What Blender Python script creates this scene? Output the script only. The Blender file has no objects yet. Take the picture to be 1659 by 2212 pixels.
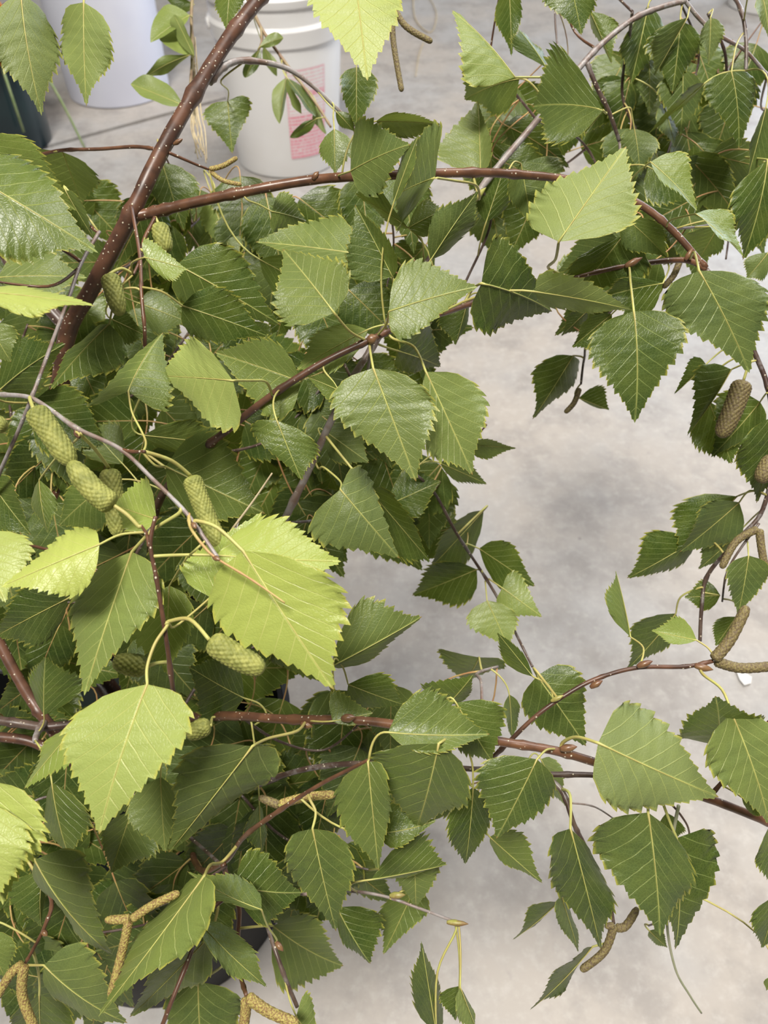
import bpy, math, random
from mathutils import Vector

# ------------------------------------------------------------------ camera
W, H, FPX = 1659.0, 2212.0, 1664.0
CAM_H, PITCH = 0.89, math.radians(48.0)
FWD = Vector((0, math.cos(PITCH), -math.sin(PITCH)))
UP = Vector((0, math.sin(PITCH), math.cos(PITCH)))
RIGHT = Vector((1, 0, 0))
CAM = Vector((0, 0, CAM_H))
scene = bpy.context.scene
COL = scene.collection
cam_data = bpy.data.cameras.new('camera')
cam_data.sensor_fit = 'VERTICAL'
cam_data.sensor_height = 36.0
cam_data.lens = FPX / H * 36.0
cam_data.clip_start = 0.01
cam_data.dof.use_dof = True
cam_data.dof.focus_distance = 0.36
cam_data.dof.aperture_fstop = 16.0
cam = bpy.data.objects.new('camera', cam_data)
cam.location = CAM
cam.rotation_euler = (math.pi / 2 - PITCH, 0, 0)
COL.objects.link(cam)
scene.camera = cam

# ------------------------------------------------------------------ light
world = bpy.data.worlds.new('world')
scene.world = world
world.use_nodes = True
bg = world.node_tree.nodes['Background']
bg.inputs[0].default_value = (0.93, 0.96, 1.0, 1)
bg.inputs[1].default_value = 0.085


def area(name, loc, target, size, power, col):
    d = bpy.data.lights.new(name, 'AREA')
    d.shape = 'RECTANGLE'
    d.size, d.size_y = size
    d.energy = power
    d.color = col
    o = bpy.data.objects.new(name, d)
    o.location = loc
    o.rotation_euler = (Vector(target) - Vector(loc)).to_track_quat('-Z', 'Y').to_euler()
    COL.objects.link(o)


area('ceiling_light_bank', (-0.55, -0.75, 4.3), (-0.1, 0.35, 0.3), (1.0, 0.8), 250, (1.0, 0.95, 0.87))
area('ceiling_light_far', (1.3, 2.0, 4.0), (0.7, 1.2, 0), (2.0, 1.4), 125, (1.0, 0.95, 0.90))
area('open_door_daylight', (3.4, 4.6, 1.7), (0.0, 1.3, 0.3), (2.6, 2.4), 150, (0.76, 0.86, 1.0))

vs = scene.view_settings
vs.view_transform = 'Standard'
vs.look = 'None'
vs.gamma = 1.0
vs.use_curve_mapping = False
vs.exposure = 0.0

# ------------------------------------------------------------------ helpers
R = random.Random(7)


def at(px, py, dcm):
    d = dcm / 100.0
    return CAM + FWD * d + RIGHT * ((px - W / 2) / FPX * d) + UP * (-(py - H / 2) / FPX * d)


def floor_pt(px, py, z=0.0):
    ray = FWD + RIGHT * ((px - W / 2) / FPX) + UP * (-(py - H / 2) / FPX)
    k = (z - CAM_H) / ray.z
    return CAM + ray * k


def tag(o, label=None, cat=None, group=None, kind=None):
    if label: o['label'] = label
    if cat: o['category'] = cat
    if group: o['group'] = group
    if kind: o['kind'] = kind
    return o


def empty(name, loc):
    o = bpy.data.objects.new(name, None)
    o.empty_display_size = 0.02
    o.location = loc
    COL.objects.link(o)
    return o


WPOS = {}


def mesh_obj(name, verts, faces, mat, parent=None, origin=None, smooth=True, uvs=None, uvs2=None):
    """verts in world space; the object's origin is put at `origin`; parents carry translation only"""
    org = Vector(origin) if origin is not None else Vector((0, 0, 0))
    me = bpy.data.meshes.new(name)
    me.from_pydata([tuple(Vector(v) - org) for v in verts], [], faces)
    if smooth:
        me.polygons.foreach_set('use_smooth', [True] * len(me.polygons))
    for nm, uv in (('UVMap', uvs), ('Margin', uvs2)):
        if uv:
            lay = me.uv_layers.new(name=nm)
            flat = []
            for l in me.loops:
                flat.extend(uv[l.vertex_index])
            lay.data.foreach_set('uv', flat)
    for m in (mat if isinstance(mat, (list, tuple)) else [mat]):
        me.materials.append(m)
    o = bpy.data.objects.new(name, me)
    COL.objects.link(o)
    if parent is not None:
        o.parent = parent
        o.location = org - WPOS.get(parent.name, Vector(parent.location))
    else:
        o.location = org
    WPOS[o.name] = org.copy()
    return o


def catmull(pts, per=6):
    """pts: list of tuples (any dim) -> smooth list"""
    n = len(pts)
    if n < 3:
        return [tuple(a + (b - a) * k / per for a, b in zip(pts[0], pts[1])) for k in range(per + 1)]
    out = []
    for i in range(n - 1):
        p0 = pts[max(i - 1, 0)]; p1 = pts[i]; p2 = pts[i + 1]; p3 = pts[min(i + 2, n - 1)]
        for k in range(per):
            t = k / per
            out.append(tuple(0.5 * (2 * b + (c - a) * t + (2 * a - 5 * b + 4 * c - d) * t * t +
                                    (3 * b - a - 3 * c + d) * t ** 3) for a, b, c, d in zip(p0, p1, p2, p3)))
    out.append(tuple(pts[-1]))
    return out


def tube_geo(path, radii, n=8, bump=None, cap=True):
    path = [Vector(p) for p in path]
    m = len(path)
    verts, faces = [], []
    t0 = (path[1] - path[0]).normalized()
    ref = Vector((0.3, 0.2, 1)) if abs(t0.z) < 0.9 else Vector((1, 0, 0))
    u = t0.cross(ref).normalized()
    for i, p in enumerate(path):
        t = (path[min(i + 1, m - 1)] - path[max(i - 1, 0)])
        t = t.normalized() if t.length > 1e-9 else t0
        u = (u - t * u.dot(t))
        u = u.normalized() if u.length > 1e-9 else t.orthogonal().normalized()
        v = t.cross(u)
        for k in range(n):
            a = 2 * math.pi * k / n
            r = radii[i] * (bump(i, a) if bump else 1.0)
            verts.append(p + (u * math.cos(a) + v * math.sin(a)) * r)
    for i in range(m - 1):
        for k in range(n):
            a, b = i * n + k, i * n + (k + 1) % n
            faces.append((a, b, b + n, a + n))
    if cap:
        faces.append(tuple(range(n))[::-1])
        faces.append(tuple(range((m - 1) * n, m * n)))
    return verts, faces


# ------------------------------------------------------------------ materials
def nmat(name):
    m = bpy.data.materials.new(name)
    m.use_nodes = True
    nt = m.node_tree
    b = nt.nodes['Principled BSDF']
    return m, nt, b


def N(nt, typ, **kw):
    n = nt.nodes.new(typ)
    for k, v in kw.items():
        setattr(n, k, v)
    return n


def MA(nt, op, a, b=None, c=None, clamp=False):
    n = nt.nodes.new('ShaderNodeMath')
    n.operation = op
    n.use_clamp = clamp
    for i, x in enumerate((a, b, c)):
        if x is None: continue
        if isinstance(x, (int, float)):
            n.inputs[i].default_value = x
        else:
            nt.links.new(x, n.inputs[i])
    return n.outputs[0]


def MIX(nt, fac, a, b, blend='MIX'):
    n = nt.nodes.new('ShaderNodeMix')
    n.data_type = 'RGBA'
    n.blend_type = blend
    for i, x in ((0, fac), (6, a), (7, b)):
        if isinstance(x, (int, float)):
            n.inputs[i].default_value = x
        elif isinstance(x, tuple):
            n.inputs[i].default_value = x if len(x) == 4 else x + (1,)
        else:
            nt.links.new(x, n.inputs[i])
    return n.outputs[2]


def RAMP(nt, fac, stops):
    n = nt.nodes.new('ShaderNodeValToRGB')
    cr = n.color_ramp
    while len(cr.elements) > 1:
        cr.elements.remove(cr.elements[-1])
    cr.elements[0].position = stops[0][0]
    cr.elements[0].color = stops[0][1] + (1,)
    for p, c in stops[1:]:
        e = cr.elements.new(p)
        e.color = c + (1,)
    nt.links.new(fac, n.inputs[0])
    return n.outputs[0]


def SMOOTH(nt, x, lo, hi):
    n = nt.nodes.new('ShaderNodeMapRange')
    n.interpolation_type = 'SMOOTHSTEP'
    nt.links.new(x, n.inputs[0])
    n.inputs[1].default_value = lo
    n.inputs[2].default_value = hi
    return n.outputs[0]


def NOISE(nt, scale, detail=3, vec=None, rough=0.55):
    n = nt.nodes.new('ShaderNodeTexNoise')
    n.inputs['Scale'].default_value = scale
    n.inputs['Detail'].default_value = detail
    n.inputs['Roughness'].default_value = rough
    if vec is not None:
        nt.links.new(vec, n.inputs['Vector'])
    return n


def leaf_material(name, smooth_kind=False):
    m, nt, b = nmat(name)
    L = nt.links
    uv = N(nt, 'ShaderNodeUVMap', uv_map='UVMap')
    mg = N(nt, 'ShaderNodeUVMap', uv_map='Margin')
    s = N(nt, 'ShaderNodeSeparateXYZ'); L.new(uv.outputs[0], s.inputs[0])
    s2 = N(nt, 'ShaderNodeSeparateXYZ'); L.new(mg.outputs[0], s2.inputs[0])
    info = N(nt, 'ShaderNodeObjectInfo')
    oc = N(nt, 'ShaderNodeSeparateColor'); L.new(info.outputs['Color'], oc.inputs[0])
    tone, pale, rnd = oc.outputs[0], oc.outputs[1], oc.outputs[2]
    co = N(nt, 'ShaderNodeTexCoord')
    aw = MA(nt, 'ABSOLUTE', s.outputs[0])
    t = s.outputs[1]
    wob = NOISE(nt, 120, 2, co.outputs['Object'])
    q = MA(nt, 'SUBTRACT', t, MA(nt, 'SUBTRACT', MA(nt, 'MULTIPLY', aw, 1.05), MA(nt, 'MULTIPLY', MA(nt, 'MULTIPLY', aw, aw), 0.5)))
    q = MA(nt, 'ADD', q, MA(nt, 'MULTIPLY', MA(nt, 'SUBTRACT', wob.outputs[0], 0.5), 0.018))
    dl = 0.128 if not smooth_kind else 0.16
    fr = MA(nt, 'FRACT', MA(nt, 'ADD', MA(nt, 'DIVIDE', q, dl), 8.35))
    dist = MA(nt, 'MULTIPLY', MA(nt, 'SUBTRACT', 0.5, MA(nt, 'ABSOLUTE', MA(nt, 'SUBTRACT', fr, 0.5))), dl)
    wid = MA(nt, 'SUBTRACT', 0.0088, MA(nt, 'MULTIPLY', s2.outputs[0], 0.0055))
    lat = MA(nt, 'SUBTRACT', 1.0, MA(nt, 'DIVIDE', dist, wid), clamp=True)
    lat = MA(nt, 'MULTIPLY', lat, 0.9 if not smooth_kind else 0.3)
    mid = MA(nt, 'SUBTRACT', 1.0, MA(nt, 'DIVIDE', aw, 0.013), clamp=True)
    vein = MA(nt, 'MAXIMUM', lat, mid)
    # fine network between the veins
    vor = N(nt, 'ShaderNodeTexVoronoi', feature='DISTANCE_TO_EDGE')
    L.new(co.outputs['Object'], vor.inputs['Vector'])
    vor.inputs['Scale'].default_value = 700
    net = MA(nt, 'SUBTRACT', 1.0, SMOOTH(nt, vor.outputs[0], 0.0, 0.16), clamp=True)
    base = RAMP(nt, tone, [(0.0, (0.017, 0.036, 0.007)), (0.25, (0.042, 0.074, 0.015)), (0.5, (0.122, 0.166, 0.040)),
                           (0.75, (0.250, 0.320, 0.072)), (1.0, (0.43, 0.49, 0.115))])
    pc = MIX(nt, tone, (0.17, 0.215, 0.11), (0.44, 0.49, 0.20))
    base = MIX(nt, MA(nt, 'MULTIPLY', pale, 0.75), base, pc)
    mot = NOISE(nt, 60, 3, co.outputs['Object'])
    base = MIX(nt, MA(nt, 'MULTIPLY', MA(nt, 'SUBTRACT', mot.outputs[0], 0.35, clamp=True), 0.55), base, (0.30, 0.34, 0.06))
    base = MIX(nt, MA(nt, 'MULTIPLY', net, 0.10), base, (0.30, 0.40, 0.10))
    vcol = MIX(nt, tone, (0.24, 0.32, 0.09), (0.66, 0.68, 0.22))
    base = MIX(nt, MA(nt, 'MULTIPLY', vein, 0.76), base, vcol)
    if not smooth_kind:
        edge = SMOOTH(nt, s2.outputs[0], 0.945, 1.015)
        en = NOISE(nt, 90, 2, co.outputs['Object'])
        edge = MA(nt, 'MULTIPLY', edge, SMOOTH(nt, en.outputs[0], 0.36, 0.52))
        base = MIX(nt, MA(nt, 'MULTIPLY', edge, 0.6), base, (0.50, 0.46, 0.08))
        tip = MA(nt, 'MULTIPLY', SMOOTH(nt, t, 0.955, 1.0), SMOOTH(nt, rnd, 0.35, 0.5))
        base = MIX(nt, MA(nt, 'MULTIPLY', tip, 0.8), base, (0.30, 0.12, 0.04))
    L.new(base, b.inputs['Base Color'])
    L.new(MA(nt, 'ADD', 0.34, MA(nt, 'MULTIPLY', pale, 0.2)), b.inputs['Roughness'])
    b.inputs['Specular IOR Level'].default_value = 0.42
    hgt = MA(nt, 'ADD', MA(nt, 'MULTIPLY', vein, -0.6), MA(nt, 'MULTIPLY', net, -0.12))
    bp = N(nt, 'ShaderNodeBump')
    bp.inputs['Strength'].default_value = 0.55
    bp.inputs['Distance'].default_value = 0.0006
    L.new(hgt, bp.inputs['Height'])
    L.new(bp.outputs[0], b.inputs['Normal'])
    tr = N(nt, 'ShaderNodeBsdfTranslucent')
    tc = MIX(nt, 0.45, base, (0.38, 0.48, 0.025))
    L.new(tc, tr.inputs[0])
    mx = N(nt, 'ShaderNodeMixShader')
    mx.inputs[0].default_value = 0.22
    L.new(b.outputs[0], mx.inputs[1]); L.new(tr.outputs[0], mx.inputs[2])
    L.new(mx.outputs[0], nt.nodes['Material Output'].inputs[0])
    return m


def bark_material(name, c1, c2, dots=0.14, dotcol=(0.62, 0.55, 0.42), rough=0.38, peel=0.0):
    m, nt, b = nmat(name)
    co = N(nt, 'ShaderNodeTexCoord')
    n1 = NOISE(nt, 90, 4, co.outputs['Object'])
    c = MIX(nt, SMOOTH(nt, n1.outputs[0], 0.35, 0.68), c1, c2)
    if peel:
        n2 = NOISE(nt, 55, 5, co.outputs['Object'], 0.7)
        c = MIX(nt, MA(nt, 'MULTIPLY', SMOOTH(nt, n2.outputs[0], 0.52, 0.62), peel), c, (0.36, 0.35, 0.35))
    v = N(nt, 'ShaderNodeTexVoronoi')
    nt.links.new(co.outputs['Object'], v.inputs['Vector'])
    v.inputs['Scale'].default_value = 330
    d = MA(nt, 'SUBTRACT', 1.0, SMOOTH(nt, v.outputs['Distance'], dots, dots + 0.10), clamp=True)
    c = MIX(nt, MA(nt, 'MULTIPLY', d, 0.95), c, dotcol)
    nt.links.new(c, b.inputs['Base Color'])
    b.inputs['Roughness'].default_value = rough
    bp = N(nt, 'ShaderNodeBump')
    bp.inputs['Strength'].default_value = 0.5
    bp.inputs['Distance'].default_value = 0.0005
    nt.links.new(MA(nt, 'ADD', MA(nt, 'MULTIPLY', n1.outputs[0], 0.6), d), bp.inputs['Height'])
    nt.links.new(bp.outputs[0], b.inputs['Normal'])
    return m


def plain_material(name, c1, c2=None, scale=60, rough=0.5, spec=0.4, bump=0.0):
    m, nt, b = nmat(name)
    co = N(nt, 'ShaderNodeTexCoord')
    n1 = NOISE(nt, scale, 3, co.outputs['Object'])
    c = MIX(nt, SMOOTH(nt, n1.outputs[0], 0.35, 0.65), c1, c2 or tuple(x * 0.8 for x in c1))
    nt.links.new(c, b.inputs['Base Color'])
    b.inputs['Roughness'].default_value = rough
    b.inputs['Specular IOR Level'].default_value = spec
    if bump:
        bp = N(nt, 'ShaderNodeBump')
        bp.inputs['Strength'].default_value = bump
        bp.inputs['Distance'].default_value = 0.001
        nt.links.new(n1.outputs[0], bp.inputs['Height'])
        nt.links.new(bp.outputs[0], b.inputs['Normal'])
    return m


M = {}
M['leaf'] = leaf_material('birch_leaf')
M['smooth_leaf'] = leaf_material('smooth_leaf', True)
M['bark'] = bark_material('brown_bark', (0.125, 0.058, 0.034), (0.055, 0.027, 0.018), dots=0.10)
M['bark_red'] = bark_material('red_brown_bark', (0.155, 0.072, 0.038), (0.085, 0.040, 0.024), dots=0.095, rough=0.33)
M['bark_grey'] = bark_material('silver_brown_bark', (0.17, 0.11, 0.085), (0.30, 0.27, 0.26), dots=0.07, peel=0.7, rough=0.4)
M['bark_dark'] = bark_material('dark_bark', (0.060, 0.034, 0.026), (0.115, 0.080, 0.062), dots=0.10, peel=0.3)
M['petiole'] = plain_material('petiole_green', (0.46, 0.46, 0.14), (0.40, 0.34, 0.11), 80, 0.45)
M['petiole_red'] = plain_material('petiole_red', (0.42, 0.22, 0.10), (0.45, 0.35, 0.12), 60, 0.45)
M['catkin'] = plain_material('green_catkin', (0.31, 0.315, 0.085), (0.19, 0.205, 0.05), 300, 0.6, 0.3, 0.3)
M['catkin_male'] = plain_material('brown_catkin', (0.12, 0.085, 0.048), (0.22, 0.18, 0.07), 1100, 0.6, 0.3, 0.3)
M['catkin_yellow'] = plain_material('yellow_catkin', (0.40, 0.34, 0.10), (0.20, 0.115, 0.05), 1300, 0.6, 0.3, 0.3)
M['bud'] = plain_material('bud_brown', (0.13, 0.055, 0.035), (0.20, 0.11, 0.05), 200, 0.35, 0.5)
M['bud_green'] = plain_material('bud_green', (0.34, 0.34, 0.09), (0.20, 0.12, 0.05), 160, 0.4)
M['sprig'] = plain_material('sprig_stem', (0.22, 0.13, 0.075), (0.30, 0.24, 0.12), 80, 0.5)
M['raffia'] = plain_material('raffia', (0.55, 0.46, 0.30), (0.40, 0.32, 0.20), 100, 0.7)

# ------------------------------------------------------------------ floor
def concrete():
    m, nt, b = nmat('polished_concrete')
    co = N(nt, 'ShaderNodeTexCoord')
    v = co.outputs['Object']
    big = NOISE(nt, 1.9, 5, v, 0.6)
    med = NOISE(nt, 9, 6, v, 0.65)
    fine = NOISE(nt, 60, 5, v, 0.7)
    c = MIX(nt, SMOOTH(nt, big.outputs[0], 0.40, 0.60), (0.385, 0.350, 0.315), (0.355, 0.346, 0.340))
    c = MIX(nt, MA(nt, 'MULTIPLY', SMOOTH(nt, med.outputs[0], 0.42, 0.66), 0.75), c, (0.26, 0.24, 0.225))
    c = MIX(nt, MA(nt, 'MULTIPLY', SMOOTH(nt, fine.outputs[0], 0.45, 0.75), 0.35), c, (0.54, 0.52, 0.49))
    w = NOISE(nt, 26, 3, v, 0.5)
    c = MIX(nt, MA(nt, 'MULTIPLY', SMOOTH(nt, w.outputs[0], 0.66, 0.74), 0.45), c, (0.25, 0.23, 0.22))
    vor = N(nt, 'ShaderNodeTexVoronoi')
    nt.links.new(v, vor.inputs['Vector']); vor.inputs['Scale'].default_value = 17
    spot = MA(nt, 'SUBTRACT', 1.0, SMOOTH(nt, vor.outputs['Distance'], 0.03, 0.075), clamp=True)
    pick = SMOOTH(nt, NOISE(nt, 6, 1, v).outputs[0], 0.5, 0.6)
    c = MIX(nt, MA(nt, 'MULTIPLY', MA(nt, 'MULTIPLY', spot, pick), 0.6), c, (0.16, 0.15, 0.14))
    nt.links.new(c, b.inputs['Base Color'])
    nt.links.new(MA(nt, 'ADD', 0.36, MA(nt, 'MULTIPLY', med.outputs[0], 0.25)), b.inputs['Roughness'])
    b.inputs['Specular IOR Level'].default_value = 0.4
    return m


M['concrete'] = concrete()
M['joint'] = plain_material('joint_dirt', (0.07, 0.06, 0.05), (0.04, 0.035, 0.03), 30, 0.9)
fl = mesh_obj('floor', [(-9, -5, -0.03), (9, -5, -0.03), (9, 12, -0.03), (-9, 12, -0.03)], [(0, 1, 2, 3)], M['joint'], smooth=False)
tag(fl, kind='structure')
fl['label'] = 'beige grey polished concrete floor with a straight joint'
j1, j2 = floor_pt(170, 298), floor_pt(480, 214)
jd = (j2 - j1).normalized()
jn = Vector((-jd.y, jd.x, 0))
q_ = floor_pt(600, 182)                      # the joint meets a second one behind the printed bucket
k2 = (floor_pt(585, 20) - q_).normalized()
k2n = Vector((-k2.y, k2.x, 0))
g = 0.007
if jn.dot(k2) < 0: jn = -jn
far_l = j1 - jd * 14
for nm_, poly in (('near', [far_l - jn * g, q_ - jn * g - k2n * g, q_ - k2n * g + k2 * 14, q_ - k2n * g + k2 * 14 + Vector((14, 0, 0)), Vector((16, -14, 0)), Vector((-16, -14, 0))]),
                  ('far', [far_l + jn * g, q_ + jn * g + k2n * g, q_ + k2n * g + k2 * 14, far_l + jn * 14])):
    vs_ = [Vector((p.x, p.y, 0)) for p in poly] + [Vector((p.x, p.y, -0.03)) for p in poly]
    n_ = len(poly)
    mesh_obj('concrete_slab', vs_, [tuple(range(n_)), tuple(range(n_, 2 * n_))[::-1]] + [(i, i + n_, (i + 1) % n_ + n_, (i + 1) % n_) for i in range(n_)], M['concrete'], fl, smooth=False)


# ------------------------------------------------------------------ lathe vessels
def lathe(name, prof, mat, parent, centre, n=64):
    vv, ff = [], []
    for r, z in prof:
        for k in range(n):
            a = 2 * math.pi * k / n
            vv.append(centre + Vector((r * math.cos(a), r * math.sin(a), z)))
    for i in range(len(prof) - 1):
        for k in range(n):
            a, b2 = i * n + k, i * n + (k + 1) % n
            ff.append((a, b2, b2 + n, a + n))
    o = mesh_obj(name, vv, ff, mat, parent, centre)
    try:
        o.data.set_sharp_from_angle(angle=math.radians(35))
    except Exception:
        pass
    return o


def away(p, r):
    h = Vector((p.x, p.y, 0)); h.normalize()
    return Vector((p.x, p.y, 0)) + h * r


M['white_plastic'] = plain_material('white_plastic', (0.80, 0.80, 0.80), (0.76, 0.75, 0.74), 6, 0.35, 0.5)
M['daylit_plastic'] = plain_material('daylight_tinted_plastic', (0.72, 0.74, 0.84), (0.66, 0.68, 0.80), 5, 0.35, 0.5)  # white plastic with the cool daylight on it mixed into the colour
M['teal_plastic'] = plain_material('dark_teal_plastic', (0.010, 0.026, 0.030), (0.007, 0.018, 0.022), 12, 0.3, 0.5)
M['black_plastic'] = plain_material('black_plastic', (0.014, 0.014, 0.015), (0.010, 0.010, 0.011), 20, 0.6, 0.15)
M['water'] = plain_material('dark_water', (0.010, 0.014, 0.012), (0.006, 0.010, 0.008), 20, 0.08, 0.5)
M['metal'] = plain_material('wire_metal', (0.45, 0.45, 0.45), (0.38, 0.38, 0.38), 20, 0.3)


def pail(name, label, centre, r0, r1, h, mat, bands, group=None, handle=True, fill=None):
    t = empty(name, centre)
    tag(t, label, 'bucket', group)
    k = lambda z: r0 + (r1 - r0) * z / h
    prof = [(0.001, 0.004), (r0 - 0.012, 0.004), (r0 - 0.008, 0.0), (r0 - 0.001, 0.003), (r0, 0.010),
            (k(h - 0.005), h - 0.005), (k(h) - 0.001, h), (k(h) - 0.004, h), (k(h) - 0.004, h - 0.01), (r0 - 0.005, 0.012), (0.001, 0.012)]
    lathe('body', prof, mat, t, centre)
    for z, wd, th in bands:
        p2 = [(k(z), z), (k(z) + th * 0.8, z + 0.001), (k(z) + th, z + wd * 0.3), (k(z + wd) + th, z + wd * 0.8), (k(z + wd), z + wd)]
        lathe('rim_band', p2, mat, t, centre)
    if handle:
        for s in (-1, 1):
            a = math.radians(18 if s > 0 else 198)
            d = Vector((math.cos(a), math.sin(a), 0))
            p = centre + d * (k(h - 0.06) + 0.004) + Vector((0, 0, h - 0.075))
            v, f = tube_geo([p - d * 0.006, p + d * 0.004, p + d * 0.006], [0.013, 0.013, 0.010], 14)
            mesh_obj('handle_ear', v, f, mat, t, p)
    if fill:
        z = fill
        n = 48
        vv = [centre + Vector((0, 0, z))] + [centre + Vector(((k(z) - 0.005) * math.cos(2 * math.pi * q / n), (k(z) - 0.005) * math.sin(2 * math.pi * q / n), z)) for q in range(n)]
        mesh_obj('water', vv, [(0, 1 + q, 1 + (q + 1) % n) for q in range(n)], M['water'], t, centre)
    return t


c_near = away(floor_pt(628, 386), 0.132)
b1 = pail('white_bucket', 'white plastic bucket with pink red printed panel behind the birch branches', c_near, 0.132, 0.158, 0.40,
          M['white_plastic'], [(0.300, 0.042, 0.006), (0.378, 0.020, 0.006)])


def print_material():
    m, nt, b = nmat('red_print')
    uv = N(nt, 'ShaderNodeUVMap', uv_map='UVMap')
    s = N(nt, 'ShaderNodeSeparateXYZ'); nt.links.new(uv.outputs[0], s.inputs[0])
    u, v = s.outputs[0], s.outputs[1]
    rows = MA(nt, 'FRACT', MA(nt, 'MULTIPLY', v, 26))
    line = MA(nt, 'MULTIPLY', MA(nt, 'GREATER_THAN', rows, 0.35), MA(nt, 'LESS_THAN', rows, 0.85))
    cb = N(nt, 'ShaderNodeCombineXYZ')
    nt.links.new(MA(nt, 'MULTIPLY', u, 34), cb.inputs[0])
    nt.links.new(MA(nt, 'FLOOR', MA(nt, 'MULTIPLY', v, 26)), cb.inputs[1])
    nz = NOISE(nt, 1.3, 1, cb.outputs[0])
    txt = MA(nt, 'MULTIPLY', line, MA(nt, 'GREATER_THAN', nz.outputs[0], 0.43))
    low = MA(nt, 'LESS_THAN', v, 0.50)
    head = MA(nt, 'MULTIPLY', MA(nt, 'GREATER_THAN', v, 0.70), MA(nt, 'LESS_THAN', v, 0.765))
    nz2 = NOISE(nt, 26, 1, uv.outputs[0])
    head = MA(nt, 'MULTIPLY', head, MA(nt, 'MULTIPLY', MA(nt, 'GREATER_THAN', nz2.outputs[0], 0.42), MA(nt, 'GREATER_THAN', u, 0.25)))
    fr = MA(nt, 'MAXIMUM', MA(nt, 'LESS_THAN', u, 0.03), MA(nt, 'GREATER_THAN', u, 0.97))
    for lo, hi in ((0.0, 0.012), (0.2, 0.212), (0.49, 0.502), (0.985, 1.0)):
        fr = MA(nt, 'MAXIMUM', fr, MA(nt, 'MULTIPLY', MA(nt, 'GREATER_THAN', v, lo), MA(nt, 'LESS_THAN', v, hi)))
    mask = MA(nt, 'MAXIMUM', MA(nt, 'MULTIPLY', txt, MA(nt, 'ADD', 0.4, MA(nt, 'MULTIPLY', low, 0.5))), MA(nt, 'MAXIMUM', MA(nt, 'MULTIPLY', head, 0.7), MA(nt, 'MULTIPLY', fr, 0.5)))
    mask = MA(nt, 'MAXIMUM', mask, MA(nt, 'MULTIPLY', low, 0.25))
    c = MIX(nt, mask, (0.80, 0.80, 0.80), (0.78, 0.16, 0.26))
    nt.links.new(c, b.inputs['Base Color'])
    b.inputs['Roughness'].default_value = 0.35
    return m


M['print'] = print_material()
vv, ff, uu = [], [], []
az0 = math.atan2(-c_near.y, -c_near.x)
na, nz_ = 14, 10
for iz in range(nz_ + 1):
    z = 0.05 + 0.205 * iz / nz_
    r = 0.132 + 0.026 * z / 0.40 + 0.0006
    for ia in range(na + 1):
        a = az0 + math.radians(3) + math.radians(40) * ia / na
        vv.append(c_near + Vector((r * math.cos(a), r * math.sin(a), z)))
        uu.append((ia / na, iz / nz_))
for iz in range(nz_):
    for ia in range(na):
        a = iz * (na + 1) + ia
        ff.append((a, a + 1, a + na + 2, a + na + 1))
pl = mesh_obj('printed_panel', vv, ff, M['print'], b1, c_near, uvs=uu)
pl['label'] = 'pink red printed text panel'

c2 = away(floor_pt(268, 234), 0.150)
pail('white_bucket', 'tall white bucket, daylight blue put in its colour, standing left of the printed bucket', c2, 0.150, 0.160, 0.42, M['daylit_plastic'],
     [(0.34, 0.03, 0.006), (0.40, 0.014, 0.005)])
c3 = away(floor_pt(1640, 34), 0.13)
pail('white_bucket', 'white bucket cut off by the top right corner of the picture', c3, 0.130, 0.150, 0.37, M['white_plastic'],
     [(0.285, 0.035, 0.006), (0.352, 0.016, 0.006)])
c4 = away(floor_pt(28, 345), 0.12)
pail('plant_pot', 'dark teal plastic pot half hidden at the left edge', c4, 0.120, 0.125, 0.26, M['teal_plastic'], [(0.235, 0.022, 0.004)], handle=False)
c5 = floor_pt(315, 2183) + Vector((0, 0.135, 0))
pail('black_bucket', 'black plastic bucket under the leaves holding the birch branches', c5, 0.135, 0.155, 0.33, M['black_plastic'],
     [(0.300, 0.028, 0.005)], fill=0.2, handle=False)


# ------------------------------------------------------------------ plants: stems
BR = {}      # branch key -> empty
SEG = []     # (branch key, point, radius) samples for attaching


def branch(key, name, label, cat, base, group=None):
    o = empty(name, base)
    tag(o, label, cat, group)
    BR[key] = o
    return o


def stem(key, pts, w0, w1, mat='bark', name='twig', nodes=0.0, n=9):
    """pts (px, py, depth cm); w0/w1 = pixel widths at the ends"""
    sm = catmull([tuple(map(float, p)) for p in pts], 7)
    path = [at(*p) for p in sm]
    m = len(path)
    rad = []
    rr = random.Random(len(SEG) + 3)
    nodeset = {rr.randrange(2, m - 1) for _ in range(int(m * 0.09))} if m > 8 else set()
    for i, p in enumerate(sm):
        w = w0 + (w1 - w0) * i / (m - 1)
        r = w / 2 * p[2] / 100 / FPX
        rad.append(r * (1.25 if i in nodeset else 1.0) * rr.uniform(0.96, 1.04))
    v, f = tube_geo(path, rad, n)
    o = mesh_obj(name, v, f, M[mat], BR[key], path[0])
    for i in range(m - 1):
        for k in range(3):
            SEG.append((key, path[i].lerp(path[i + 1], k / 3), rad[i], sm[i]))
    return o


# ------------------------------------------------------------------ plants: leaves
PROF = [(0, 0.0), (0.02, 0.32), (0.06, 0.62), (0.12, 0.84), (0.2, 0.96), (0.28, 1.0), (0.36, 0.975), (0.45, 0.87), (0.55, 0.70),
        (0.65, 0.515), (0.75, 0.345), (0.84, 0.20), (0.92, 0.095), (1.0, 0.0)]
PROF_S = [(0, 0.0), (0.06, 0.30), (0.15, 0.62), (0.28, 0.92), (0.4, 1.0), (0.55, 0.95), (0.7, 0.76), (0.85, 0.45), (0.94, 0.22), (1.0, 0.0)]


def prof(t, P):
    for (a, x), (b, y) in zip(P, P[1:]):
        if t <= b:
            k = (t - a) / (b - a)
            return x + (y - x) * k
    return 0.0


NEAR_MAX = 0.055
LEAF_N = [0]


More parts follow.
